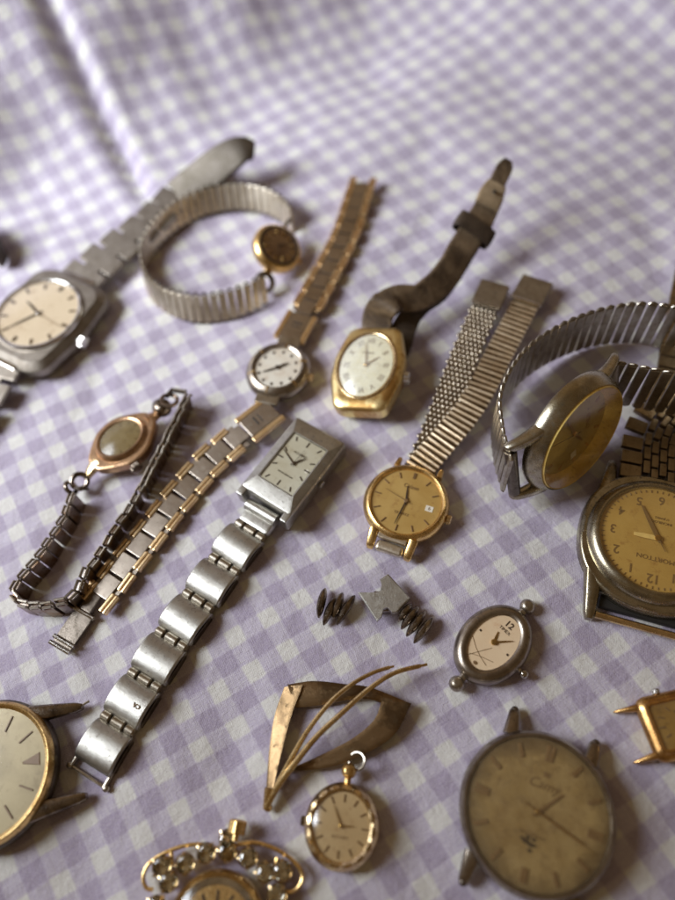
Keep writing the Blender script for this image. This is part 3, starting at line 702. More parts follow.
# =================================================================== 6. big watch standing on edge
def standing_watch():
    zc=1.64; c=G(578,436,zc); be=rad(40); th=rad(15)
    h=V((math.cos(be),math.sin(be),0)); nh=V((math.sin(be),-math.cos(be),0)); n=nh*math.cos(th)+V((0,0,math.sin(th))); 
    T=fr(c-n*.42,h,n)     # y axis = lug axis (12 o'clock), z = dial normal
    r=thing('wristwatch','heavy steel watch standing on its edge, gold dial turned sideways, expansion band looped behind','watch',Matrix.Translation(V((c.x,c.y,0))))
    b=MB(); O=ell(1.56,1.56)
    b.prof(O,[(-.5,-.10),(-.3,-.06),(-.03,.10),(0,.22),(-.04,.36)],True,False); b.prof(O,[(-.04,.36),(-.12,.50),(-.16,.56),(-.19,.55)],False,False); b.prof(O,[(-.19,.55),(-.21,.22)],False,True); b.build('case',M['steel_olive'],r,T,ang=45)
    b=MB(); b.prof(ell(1.395,1.395),[(-.02,.54),(-.04,.60),(-.07,.59),(-.27,.30),(-.28,.27)],False,False); b.build('inner_ring',M['flange'],r,T,ang=60)
    # dial sits low; a shallow recess
    b=MB(); b.prof(ell(1.13,1.13),[(0,.285),(0,.29)],True,True)
    markers(b,1.10,1.10,.292,[(k*30,.80,.95,.06) for k in range(12)])
    b.text('SEIKO',.2,Matrix.Translation((0,.5,.297)),1,.005); b.box((.78,0,.295),(.22,.18,.014),None,2,.004,1)
    b.build('dial',[M['d_side'],M['goldhand'],M['paper']],r,T,weld=False)
    hand(r,T,'hour_hand',60,.55,.09,.32,M['goldhand'],.12); hand(r,T,'minute_hand',-110,.85,.07,.335,M['goldhand'],.12); hand(r,T,'second_hand',200,.95,.02,.35,M['ink'],.2); pinion(r,T,.07,.335,M['gold'])
    crystal(r,T,ell(1.35,1.35),.59,.07,M['glass_side'])
    # lugs
    for sy in(-1,1):
        for sx in(-1,1):
            lug(r,T,(sx*.98,sy*1.05),(sx*.90,sy*1.84),.30,.22,-.02,M['steel_olive'],.36,.75)
        bar(r,T,(-.84,sy*1.74,-.0),(.84,sy*1.74,-.0),.15,M['dark_steel'] if sy<0 else M['steel_dk'],'end_tube')
    # band
    me=staple_link(1.55,.26,.10,M['steel'],M['steel'],.045,.06)
    s0=T@V((0,-1.85,-.08)); s1=T@V((0,1.85,-.08))
    def Z(px,py,z): return G(px,py,z+.85)-V((0,0,.85))   # top edge pixel -> centre line
    P=[s0,Z(503,425,1.3),Z(502,388,1.15),Z(524,350,1.05),Z(562,323,1.0),Z(610,306,.95),Z(660,303,.95),Z(715,320,1.0),Z(742,352,1.15),Z(725,378,1.35),s1]
    P[0]=s0
    band_on_path(r,cat(P),.27,V((0,0,1)),me,jit=.025)
standing_watch()

# =================================================================== 7. watch at the right edge, upside down
def right_watch():
    zt=.8; a=G(659,537,zt); y=V((-.31,-.95,0)); T=fr(V((a.x,a.y,0)),y)
    r=thing('wristwatch','steel watch seen upside down at the right edge, amber dial with numerals, pale gold hand','watch',rootm(T))
    b=MB(); O=sup(1.68,1.72,2.3); b.prof(O,[(-.4,.05),(-.12,.1),(0,.26),(-.02,.48),(-.1,.56)],True,True); b.build('case',M['steel_olive'],r,T,ang=45)
    b=MB(); b.prof(ell(1.50,1.50),[(.04,.5),(.02,.62),(-.06,.74),(-.16,.80),(-.22,.77),(-.23,.70)],False,False); b.build('bezel',M['steel_olive'],r,T,ang=60)
    b=MB(); b.prof(ell(1.29,1.29),[(0,.66),(0,.69)])
    for k in range(12):
        a_=rad(k*30); b.text(str(k or 12),.30,Matrix.Translation((.98*math.sin(a_),.98*math.cos(a_),.697)),1,.005,.95,bold=.004)
    markers(b,1.26,1.26,.692,[(k*6,.92,.97,.015) for k in range(60)])
    b.text('MORTTON',.15,Matrix.Translation((0,.50,.697)),1,.005,1.1); b.text('INCABLOC',.09,Matrix.Translation((-.05,-.42,.697)),1,.005); b.text('17 JEWELS',.07,Matrix.Translation((-.05,-.53,.697)),1,.005)
    b.build('dial',[M['d_amber'],M['ink2']],r,T,weld=False)
    c=(657,537); an,L=ang_to(T,c,(633,532),.73); hand(r,T,'hour_hand',an,L,.11,.72,M['lume'],.1,'bar',.08)
    an,L=ang_to(T,c,(641,504),.73); hand(r,T,'minute_hand',an,L,.10,.73,M['ink2'],.12); hand(r,T,'second_hand',an+178,.35,.03,.74,M['ink2'],.1); pinion(r,T,.07,.73,M['goldhand'])
    crystal(r,T,ell(1.29,1.29),.76,.10,M['glass_side'])
    for sx in(-1,1):
        lug(r,T,(sx*1.2,1.0),(sx*1.12,2.12),.42,.36,.2,M['steel_olive'],.4,.55); lug(r,T,(sx*1.2,-1.0),(sx*1.12,-2.0),.42,.36,.2,M['steel_olive'],.4,.55)
    b=MB(); b.tube([V((-1.0,1.98,.24)),V((1.0,1.98,.24))],.085,12); b.build('spring_bar',M['gold_pale'],r,T)
    b=MB(); b.box((0,1.62,.15),(1.9,.3,.2),bev=.04); b.build('case_end',M['shadowgap'],r,T)
    # bracelet runs to the back: columns of plates
    Wd=1.95; Pt=cat([T@V((0,-1.75,.42)),T@V((0,-3.0,.35)),G(690,400,.3),G(700,340,.3),G(712,270,.3)]); q=even(Pt,step=.40)
    b=MB(); 
    for k,(x,w,s_) in enumerate(((-.72,.50,0),(-.36,.17,.2),(-.17,.17,0),(.02,.17,.2),(.21,.17,0),(.40,.17,.2),(.74,.46,0))): b.box((x,s_,0),(w,.36,.15),bev=.035)
    me=b.mesh('link',M['mesh_gilt2'] if 'mesh_gilt2' in M else M['steel_dk'])
    for i,(p,t) in enumerate(q): child('link',me,r,fr(p,t)@Matrix.Rotation(rad(random.uniform(-2,2)),4,'Y')@Matrix.Rotation(rad(random.uniform(-3,3)),4,'X'))
M['mesh_gilt2']=metal('dull_gilt_link',(.40,.32,.21),(.30,.235,.15),(.15,.1,.06),r=(.2,.4),brush=(3,60,3),bump=.3)
right_watch()

# =================================================================== 8. small rose gold watch on dark expansion band
def rose_watch():
    zt=.75; a=G(120,437,zt); T=fr(V((a.x,a.y,.18)),V((.69,.72,0)))@Matrix.Rotation(rad(-6),4,'Y')
    r=thing('wristwatch','little rose gold watch with blank clouded dial on a dark curled expansion band','watch',rootm(T))
    O=poly([(-.22,1.02),(.22,1.02),(.45,.8),(.80,.35),(.86,0),(.80,-.35),(.45,-.8),(.22,-1.02),(-.22,-1.02),(-.45,-.8),(-.80,-.35),(-.86,0),(-.8,.35),(-.45,.8)],.2)
    b=MB(); b.prof(O,[(-.25,0),(-.06,.05),(0,.15),(0,.34),(-.08,.40)],True,True); b.build('case',M['gold_rose'],r,T,ang=40)
    b=MB(); b.prof(ell(.62,.70),[(.06,.36),(.02,.46),(-.04,.52),(-.10,.50),(-.11,.46)],False,False); b.build('bezel',M['gold_rose'],r,T,ang=60)
    b=MB(); b.prof(ell(.52,.60),[(0,.45),(0,.47)]); markers(b,.50,.58,.472,[(k*30,.82,.95,.02) for k in range(12)]); b.build('dial',[M['d_olive'],M['ink2']],r,T)
    crystal(r,T,ell(.52,.60),.49,.12,M['glass_old'])
    crown(r,T,.84,-.25,.2,.15,.16,M['black'])
    lug(r,T,(0,-.85),(0,-1.35),.40,.30,.12,M['gold_pale'],.24,.45); lug(r,T,(0,.85),(0,1.25),.40,.30,.2,M['gold_rose'],.24,.5)
    Wi=MW[r].inverted(); U=V((0,0,1))
    # connector rings and clip
    def torus(c,R_,rr,ax,mat,nm,k=1.):
        ax=V(ax).normalized(); u=ax.orthogonal().normalized(); w=ax.cross(u); b=MB()
        b.tube([Wi@(c+u*R_*math.cos(a)+w*R_*k*math.sin(a)) for a in [2*pi*i/18 for i in range(18)]],rr,8,closed=True); b.build(nm,mat,r)
    e=T@V((0,-1.38,.15)); torus(e+V((-.10,-.1,.05)),.20,.07,(.3,-.3,1),M['black'],'ring'); torus(e+V((-.30,-.28,.05)),.17,.06,(.8,.3,.5),M['black'],'ring'); torus(e+V((-.02,-.3,.02)),.15,.045,(.1,.9,.4),M['dark_steel'],'ring')
    e=T@V((0,1.32,.3)); b=MB(); b.ball(Wi@(e+V((.04,.06,.02))),.30,sq=(1,.9,.75)); b.build('clip',M['black'],r); torus(e+V((.25,.22,.12)),.22,.06,(.2,.2,1),M['tarn'],'ring'); 
    b=MB(); b.tube([Wi@(e+V((.2,.3,.2))),Wi@G(172,390,.6),Wi@G(186,392,.6)],.07,8); b.build('hook',M['dark_steel'],r)
    def link(w,mat,edge,L_=.285):
        b=MB(); b.box((-.05,0,0),(w,L_,.17),bev=.03)
        b.tube([(w/2-.06,-.14,.05),(w/2+.05,-.13,.06),(w/2+.05,.10,.06),(w/2-.06,.12,.05)],.035,6,mi=1); b.tube([(w/2-.06,-.10,-.06),(w/2+.03,-.08,-.06),(w/2+.03,.12,-.06),(w/2-.06,.14,-.06)],.035,6,mi=1)
        return b.mesh('link',[mat,edge])
    me=link(.62,M['tarn'],M['steel']); me2=link(.66,M['tarn'],M['steel'],.15)
    P=[G(72,500,.55),G(62,525,.5),G(42,555,.48),G(22,580,.46),G(15,594,.45),G(28,606,.45),G(55,606,.45),G(76,596,.45),G(90,568,.46),G(112,534,.48),G(140,490,.52),G(160,452,.58),G(176,420,.62),G(187,398,.62)]
    P=[p-V((0,0,.22)) for p in P]; pc=cat(P)
    L=even(pc,n=200); n=len(L)
    # links crowd together in the last third
    s_=0; k=0; pos=[]; tot=sum((L[i+1][0]-L[i][0]).length for i in range(n-1)); step=.31
    while s_<tot:
        pos.append(s_/tot); s_+= .31 if s_<tot*.72 else .165
    for f in pos:
        i=min(n-1,int(f*(n-1))); p,t=L[i]; lean=V((.16,-.10,0)) if f>.5 else V((-.05,.05,0))
        x=(U+lean).normalized(); y=(t-x*t.dot(x)).normalized(); z=x.cross(y); y=(y+z*random.uniform(-.16,.16)).normalized(); z=x.cross(y).normalized()
        m=Matrix((x,y,z)).transposed().to_4x4(); m.translation=p+V((random.uniform(-.015,.015),random.uniform(-.015,.015),0)); child('link',me if f<.72 else me2,r,m)
rose_watch()

# =================================================================== 9. rectangular steel watch
def rect_watch():
    zt=.75; a=G(293,462,zt); T=fr(V((a.x,a.y,0)),V((.57,.82,0)))
    r=thing('wristwatch','rectangular steel watch with silver dial, its domed link bracelet reaching to the lower left','watch',rootm(T))
    # curved slab: arched along its length
    Lh,Wh=1.22,.80; b=MB(); rings=[]
    O=rrect(2*Wh,2*Lh,.10,6); OI=rrect(1.06,1.52,.03,6)
    def zz(y,z): return z-.10*(y/Lh)**2
    def ring(Of,o,z): return [V((x,y,zz(y,z) if z>.2 else z)) for x,y in Of(o)]
    b.loft([ring(O,-.12,.08),ring(O,-.01,.14),ring(O,0,.2),ring(O,0,.66),ring(O,-.03,.71),ring(O,-.07,.73),ring(OI,.03,.74),ring(OI,.0,.73),ring(OI,-.02,.62)],True,True)
    b.build('case',M['steel_br'],r,T,ang=30)
    b=MB(); b.prof(rrect(1.02,1.48,.02,4),[(0,.63),(0,.655)])
    for k in range(12):
        a_=rad(k*30); sx,cy=math.sin(a_),math.cos(a_); f=min(.42/max(abs(sx),1e-6),.63/max(abs(cy),1e-6)); 
        p=V((sx*f,cy*f,.657)); m=fr(p,V((sx,cy,0))); b.box((0,0,.004),(.035,.13 if k%3 else .16,.014),m,1,.003,1)
    b.text('ACCURIST',.085,Matrix.Translation((0,.30,.66)),1,.005); b.text('WATER RESISTANT',.055,Matrix.Translation((0,-.36,.66)),1,.005)
    b.box((.42,-.0,.66),(.07,.10,.01),None,2,.002,1)
    b.build('dial',[M['d_silver'],M['blackhand'],M['paper']],r,T,weld=False)
    c=(294,462); an,L=ang_to(T,c,(283,446),.68); hand(r,T,'minute_hand',an,.52,.035,.675,M['blackhand'],.08)
    an,L=ang_to(T,c,(305,458),.68); hand(r,T,'hour_hand',an,.34,.045,.685,M['blackhand'],.08); an,L=ang_to(T,c,(306,449),.68); hand(r,T,'second_hand',an,.45,.01,.692,M['blackhand'],.1); pinion(r,T,.045,.68,M['dark_steel'])
    b=MB(); OC=rrect(1.05,1.51,.03,4); b.prof(OC,[(0,.69),(0,.715),(-.03,.73)],False,True); b.build('crystal',M['glass'],r,T)
    # side rails that fork past the ends
    for sx in(-1,1):
        for sy in(-1,):
            b=MB(); b.box((sx*.692,sy*(Lh+.02),.37),(.214,.36,.50),bev=.05); b.build('lug',M['steel_br'],r,T)
    crown(r,T,.8,0,.36,.10,.08,M['steel_br'])
    U=V((0,0,1))
    def domed(w,L,h=.30):
        b=MB(); rings=[]
        for s_ in(-1,-.96,-.9,.9,.96,1):
            e=.9 if abs(s_)==1 else .97 if abs(s_)>.95 else 1; rg=[]
            for k in range(15):
                a_=pi*k/14; rg.append(V((s_*w/2,math.cos(a_)*L/2*e,math.sin(a_)**.75*h*e)))
            for k in range(15):
                a_=pi*(14-k)/14; rg.append(V((s_*w/2,math.cos(a_)*(L/2-.07)*e,max(0,math.sin(a_)**.75*(h-.07)*e-.0))))
            rings.append(rg)
        b.loft(rings); return b
    st=T@V((0,-1.38,0)); en=G(91,771,.12); en.z=0; st.z=0; st2=V((st.x,st.y,0))
    path=cat([st2,G(232,560,.0),G(165,655,.0),en])
    q=even(path,n=12)
    dm=domed(1.06,.92,.30).mesh('link',M['steel_br'],40)
    tot=sum((path[i+1]-path[i]).length for i in range(len(path)-1)); N=7; step=tot/(N-.45)
    fine=even(path,n=400)
    def at(s_):
        i=min(399,max(0,int(s_/tot*399))); return fine[i]
    for i in range(N):
        s_=step*(i-.0)+.05; p,t=at(s_); z=.20 if i else .30
        m=fr(p+U*(z-.12),t); m=m@Matrix.Rotation(rad(random.uniform(-2,2)),4,'Z')@Matrix.Rotation(rad(random.uniform(-4,4)),4,'X')@Matrix.Rotation(rad(random.uniform(-2.5,2.5)),4,'Y')
        if i: o=child('link',dm,r,m@Matrix.Translation((0,0,.05))@Matrix.Diagonal((1-.015*i,1,1,1)))
        else:
            b=MB(); b.tube([V((-.47,0,.12)),V((.47,0,.12))],.16,16); b.box((0,.2,-.02),(.94,.5,.28),bev=.1); o=b.build('link',M['steel_br'],r,m)
            continue
        if i==5:
            b=MB(); b.text('CA',.13,Matrix.Translation((-.25,.0,.312)),0,.02,bold=.003); b.build('stamped_letters',M['ink2'],o,m@Matrix.Translation((0,0,.05)),weld=False)
        # side walls below the dome
        b=MB(); b.box((0,0,.0),(1.0,.72,.24),bev=.03); b.build('link_core',M['dark_steel'],o,m)
    for i in range(N-1):
        p,t=at(step*(i+.5)+.05); m=fr(p+U*.20,t)
        for x,w in((-.33,.24),(0,.34),(.33,.24)):
            b=MB(); b.tube([V((x-w/2,0,0)),V((x-w/2+.03,0,0)),V((x+w/2-.03,0,0)),V((x+w/2,0,0))],[.09,.115,.115,.09],12); b.build('hinge_roller',M['steel'],r,m)
        b=MB(); b.box((0,0,-.09),(.7,.5,.07),bev=.02); b.build('hinge_plate',M['steel_dk'],r,m)
    p,t=at(tot); m=fr(p+U*.10,t); b=MB(); b.tube([V((-.52,.12,0)),V((.52,.12,0))],.035,8)
    for x in(-.5,.5): b.ball((x,.12,0),.08); b.box((x*.92,-.05,0),(.08,.4,.14),bev=.03)
    b.build('end_pin',M['steel'],r,m)
rect_watch()

# =================================================================== 10. broken coil pieces and link plate
def coil(b,c,ax,R_,turns,L,rr,Wi,sq=.4,lean=V((0,0,0))):
    ax=V(ax).normalized(); u=V((-ax.y,ax.x,0)).normalized(); 
    for k in range(turns):
        o=c+ax*(k-(turns-1)/2)*L/turns; pts=[]
        for i in range(20):
            a=2*pi*i/20; pts.append(Wi@(o+(u+lean)*R_*math.cos(a)+V((0,0,1))*R_*sq*math.sin(a)+ax*(.12*math.cos(a)*L/turns)))
        b.tube(pts,rr,8,closed=True)
def leafcoil(r,Wi,places,mat):
    for px,py,an,L in places:
        c=G(px,py,.13); b=MB(); d=V((math.cos(rad(an)),math.sin(rad(an)),0)); pts=[];rs=[]
        for i in range(13):
            t=i/12*2-1; pts.append(Wi@(c+d*t*L/2+V((0,0,.10*(1-t*t))))); rs.append(.018+.085*(1-t*t)**.7)
        b.tube(pts,rs,10,flat=1.1); b.build('coil_turn',mat,r)
        b=MB(); b.tube([p+V((0,0,.0)) for p in pts[1:-1]],[x*.5 for x in rs[1:-1]],8); 
        b.bm.free()
def coils():
    c=G(334,608,0); r=thing('coil_spring','loose blackened flattened coil of four turns lying left of the link plate','spring',Matrix.Translation(c)); Wi=MW[r].inverted()
    leafcoil(r,Wi,[(322,603,78,.72),(330,611,66,.72),(338,606,70,.66),(346,610,58,.80)],M['black'])
    c=G(385,598,0); r=thing('bracelet_link','notched grey link plate tilted beside its blackened coil spring','bracelet link',Matrix.Translation(c)); Wi=MW[r].inverted()
    px=[(358,592),(376,592),(380.5,590),(381.5,584),(380,579),(388,573.5),(410.5,598),(403,605),(397,612),(392,612.5),(387.5,607.5),(383,609),(381.5,617),(377,621)]
    b=MB(); zt=.34
    up=[Wi@G(x,y,zt) for x,y in px]; mid=sum(up,V())/len(up)
    ins=[p+(mid-p)*.06 for p in up]; low=[p-V((0,0,.13)) for p in up]
    b.loft([low,[p-V((0,0,.025)) for p in up],ins]); b.build('plate',M['steel_br'],r,ang=25)
    b=MB(); b.box(Wi@G(384,602,.1),(.5,.5,.2),bev=.05); b.build('plate_core',M['black'],r)
    leafcoil(r,Wi,[(405,613,50,.5),(410,618,50,.66),(416,624,50,.72),(424,630,50,.76)],M['black'])
coils()

# =================================================================== 11. oval watch with ball ends
def oval_watch():
    zt=.42; a=G(494,642,zt); T=fr(V((a.x,a.y,0)),V((.72,.69,0)))
    r=thing('wristwatch','small oval pewter grey watch without band, peach dial, round ball at each end','watch',rootm(T))
    b=MB(); O=ell(.76,1.0); b.prof(O,[(-.3,.03),(-.1,.06),(0,.2),(-.03,.33),(-.10,.42),(-.20,.46),(-.29,.41),(-.30,.36)],True,True); b.build('case',M['steel_dk2'],r,T,ang=60)
    b=MB(); b.prof(ell(.48,.72),[(0,.365),(0,.38)])
    b.text('12',.20,Matrix.Translation((0,.53,.386)),1,.005,bold=.004); b.text('TIMEX',.10,Matrix.Translation((0,.37,.386)),1,.004)
    for x,y in((.38,0),(-.38,0)): b.box((x,y,.385),(.05,.045,.012),None,1,.003,1)
    b.prof(ell(.05,.04,12),[(0,.386),(0,.39)],mi=2,M=Matrix.Translation((0,-.62,0)))
    b.build('dial',[M['d_pink'],M['ink'],M['ink2']],r,T,weld=False)
    b=MB(); b.tube([V((-.42,-.22,.384)),V((-.20,-.36,.384)),V((-.02,-.44,.384)),V((.2,-.50,.384))],.006,5); b.tube([V((.05,-.12,.384)),V((-.10,-.38,.384)),V((-.24,-.62,.384))],.006,5); b.tube([V((-.22,-.55,.384)),V((-.02,-.44,.384)),V((.26,-.34,.384))],.006,5); b.build('dial_scratch',M['ink2'],r,T,weld=False)
    c=(493,642); an,L=ang_to(T,c,(498,630),.4); hand(r,T,'hour_hand',an,.26,.05,.395,M['goldhand'],.05); an,L=ang_to(T,c,(512,641),.4); hand(r,T,'minute_hand',an,.42,.04,.405,M['goldhand'],.05); pinion(r,T,.065,.40,M['goldhand'])
    crystal(r,T,ell(.48,.72),.41,.05,M['glass'])
    for s_ in(-1,1):
        b=MB(); b.ball((0,s_*1.20,.2),.175,n=20); b.tube([V((0,s_*.9,.2)),V((0,s_*1.1,.2))],.09,10); b.build('ball_end',M['steel'],r,T)
    b=MB(); b.ball((.88,-.02,.2),.10,n=16); b.tube([V((.7,-.02,.2)),V((.85,-.02,.2))],.05,8); b.build('crown',M['chrome'],r,T)
oval_watch()

# =================================================================== 12. leaf brooch and pendant watch
def brooch():
    def z3(x,y,z=.2): return G(240+x/3.375,640+y/3.375,z)
    c=z3(300,300,0); c.z=0; r=thing('brooch','tarnished brass leaf brooch with open frame and two thin curved stems','brooch',Matrix.Translation(c)); Wi=MW[r].inverted()
    def band(outer,inner,nm,zo=.16,zi=.28,h=.14):
        o=cat([z3(x,y,zo) for x,y in outer],8); i=cat([z3(x,y,zi) for x,y in inner],8); n=40
        o=[p for p,_ in even(o,n=n)]; i=[p for p,_ in even(i,n=n)]; b=MB(); rings=[]
        for a,q in zip(o,i):
            m=(a+q)/2+V((0,0,-.0 if nm=='frame_side' else .03)); rings.append([Wi@p for p in(a,a.lerp(m,.5)+V((0,0,.02)),m,q.lerp(m,.5)+V((0,0,.02)),q,q-V((0,0,h*.6)),m-V((0,0,h+.06)),a-V((0,0,h*.6)))])
        b.loft(rings); b.build(nm,M['brass'],r,ang=40)
    band([(150,158),(118,250),(100,360),(88,500)],[(212,152),(172,260),(140,380),(112,500)],'frame_side')
    band([(160,150),(250,138),(350,148),(440,160),(572,212)],[(188,228),(260,222),(350,205),(430,200),(478,212)],'frame_top',.2,.2)
    band([(578,214),(520,320),(420,385),(300,430),(150,445)],[(480,195),(455,265),(390,325),(300,375),(175,432)],'frame_side',.22,.22)
    for P,R0 in(([(88,565,.2),(130,490,.32),(190,410,.42),(260,325,.48),(340,250,.5),(430,170,.48),(520,112,.42),(632,82,.36)],.07),([(125,490,.25),(190,370,.36),(240,290,.42),(310,205,.48),(380,148,.48),(450,110,.44),(520,88,.40)],.058)):
        pts=cat([z3(*p) for p in P]); n=len(pts); b=MB(); b.tube([Wi@p for p in pts],[R0*(1.05-.35*i/n) if i<n-3 else R0*.45 for i in range(n)],10); b.build('stem',M['brass_stem'],r)
    b=MB(); b.tube([Wi@z3(100,500,.25),Wi@z3(95,540,.2),Wi@z3(88,572,.15)],[.11,.10,.07],10); b.ball(Wi@z3(95,565,.15),.09); b.build('pin_end',M['brass_stem'],r)
    # pendant watch
    a=G(341,826,.45); T=fr(V((a.x,a.y,0)),V((.14,.99,0))); r=thing('pendant_watch','round gold pendant watch with faceted rim hanging from the brass leaf brooch','watch',rootm(T)); Wi=MW[r].inverted()
    b=MB(); O=ell(.76,.80); b.prof(O,[(-.3,.02),(-.06,.06),(0,.2),(-.01,.32),(-.05,.38)],True,False)
    n=64
    def F(amp): return lambda o=0.:[((.76+o+(amp if k%4<2 else -amp))*math.sin(2*pi*k/n),(.80+o+(amp if k%4<2 else -amp))*math.cos(2*pi*k/n)) for k in range(n)]
    b.prof(F(0),[(-.05,.38)],False,False) if False else None
    b.build('case',M['gold_pale'],r,T,ang=40)
    b=MB(); b.loft([[V((x,y,.37)) for x,y in O(-.04)],[V((x,y,.44)) for x,y in F(.011)(-.08)],[V((x,y,.47)) for x,y in F(-.011)(-.13)],[V((x,y,.43)) for x,y in O(-.18)],[V((x,y,.38)) for x,y in O(-.19)]],False,False); b.build('faceted_rim',M['gold_pale'],r,T,ang=8)
    b=MB(); b.prof(ell(.59,.62),[(0,.36),(0,.385)],True,True); markers(b,.58,.61,.386,[(k*30,.70,.93,.03) for k in range(12)]); b.text('ROTARY',.085,Matrix.Translation((0,-.2,.388)),1,.004); b.build('dial',[M['d_pend'],M['ink2']],r,T,weld=False)
    hand(r,T,'hour_hand',85,.26,.04,.40,M['goldhand'],.05); hand(r,T,'minute_hand',-30,.40,.03,.41,M['goldhand'],.05); pinion(r,T,.04,.40,M['goldhand'])
    crystal(r,T,ell(.58,.61),.41,.09,M['glass_hazy']); crown(r,T,-.76,-.02,.2,.09,.08,M['black'],ang=-90)
    b=MB(); b.ball(T.inverted()@G(349,771,.3),.155,n=18); b.tube([V((0,.78,.22)),T.inverted()@G(349,771,.28)],.07,8); b.build('bail_ball',M['gold'],r,T)
    k=G(357,761,.28); b=MB(); b.tube([Wi@(k+V((.17*math.cos(t),.17*math.sin(t),.10*math.cos(t)))) for t in [2*pi*i/18 for i in range(18)]],.03,8,closed=True); b.build('jump_ring',M['steel'],r)
brooch()

# =================================================================== 13. big aged dial watch
def aged_watch():
    zt=.6; a=G(538,812,zt); T=fr(V((a.x,a.y,0)),V((.36,.93,0)))
    r=thing('wristwatch','large round bandless watch with stained brownish yellow dial and thin bare lugs','watch',rootm(T))
    b=MB(); O=ell(1.50,1.50); b.prof(O,[(-.5,.03),(-.16,.08),(-.02,.26),(0,.42),(-.03,.52)],True,False); b.prof(O,[(-.03,.52),(-.08,.60),(-.13,.60),(-.16,.54)],False,True); b.build('case',M['steel_dk2'],r,T,ang=45)
    b=MB(); b.prof(ell(1.34,1.34),[(0,.545),(-.005,.55)],True,True)
    spec=[]
    for k in range(12):
        if k in(0,3,9): spec+=[(k*30-2.2,.70,.92,.075),(k*30+2.2,.70,.92,.075)]
        else: spec.append((k*30,.73,.92,.08 if k!=6 else .13))
    markers(b,1.36,1.36,.552,spec)
    b.text('Camy',.26,Matrix.Translation((0,.50,.556)),1,.005,1.,.35); b.box((.02,.70,.556),(.12,.09,.012),Matrix.Identity(4),1,.004,1)
    b.text('AUTOMATIC',.09,Matrix.Translation((0,-.42,.556)),1,.004)
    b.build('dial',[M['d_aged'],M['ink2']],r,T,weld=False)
    b=MB(); st=T.inverted()@G(526,841,.56)
    for dx,dy,s_ in((0,0,.08),(.1,-.03,.07),(.02,.08,.05),(.13,.07,.05),(-.08,.03,.045),(.10,-.13,.05),(.17,-.02,.04)): b.prof(ell(s_,s_*.6,10),[(0,.556),(-.01,.562)],M=Matrix.Translation((st.x+dx,st.y+dy,0)))
    b.build('dial_stain',M['ink'],r,T,weld=False)
    c=(541,809); an,L=ang_to(T,c,(563,794),.6); hand(r,T,'hour_hand',an,.60,.06,.575,M['ink2'],.12); an,L=ang_to(T,c,(592,847),.6); hand(r,T,'second_hand',an,1.15,.02,.60,M['goldhand'],.3); hand(r,T,'minute_hand',an-2,.95,.035,.587,M['goldhand'],.12); pinion(r,T,.055,.58,M['goldhand'])
    crystal(r,T,ell(1.36,1.36),.59,.16,M['glass_hazy'])
    for x,y,x2,y2 in((-.80,1.22,-.82,1.78),(.80,1.22,.88,1.72),(-.95,-1.1,-.98,-1.68),(.95,-1.1,.98,-1.68)):
        lug(r,T,(x,y),(x2,y2),.34,.30,.12,M['steel_dk2'],.30,.62)
        b=MB(); b.ball((x2,y2-.04*(1 if y>0 else -1),.15),.09,n=10); b.build('lug_tip',M['dark_steel'],r,T)
aged_watch()

# =================================================================== 14. small rectangular gold watch, right edge
def small_gold():
    T=fr(V((5.80,1.83,0)),V((-.97,-.20,0)))
    r=thing('wristwatch','small bandless rectangular gold watch with pointed lugs, cut off by the right edge','watch',rootm(T))
    b=MB(); O=rrect(1.28,1.62,.22,8); b.prof(O,[(-.25,.02),(-.05,.06),(0,.18),(0,.30),(-.05,.36),(-.12,.40),(-.17,.36)],True,True); b.build('case',M['gold_rose2'],r,T,ang=45)
    b=MB(); b.prof(rrect(1.0,1.34,.12,8),[(.03,.36),(.0,.43),(-.04,.44),(-.07,.40),(-.08,.37)],False,False); b.build('bezel',M['gold_rose2'],r,T,ang=50)
    b=MB(); b.prof(rrect(.88,1.22,.08,8),[(0,.37),(0,.385)]); markers(b,.42,.60,.387,[(k*30,.72,.95,.02) for k in range(12)]); b.build('dial',[M['d_gold'],M['ink2']],r,T)
    hand(r,T,'hour_hand',150,.2,.03,.40,M['ink'],.05); hand(r,T,'minute_hand',60,.30,.022,.405,M['ink'],.05); pinion(r,T,.035,.40,M['ink'])
    b=MB(); b.dome(rrect(.90,1.24,.08,8),.41,.06,steps=6); b.build('crystal',M['glass_hazy'],r,T,ang=60)
    for sx in(-1,1):
        for sy in(-1,1): lug(r,T,(sx*.46,sy*.72),(sx*.50,sy*1.22),.17,.24,.08,M['gold_rose2'],.2,.3)
    crown(r,T,.64,.28,.24,.08,.10,M['chrome'])
M['gold_rose2']=metal('reddish_gold',(.66,.40,.15),(.48,.26,.09),(.16,.08,.03),r=(.18,.36),bump=.25)
small_gold()

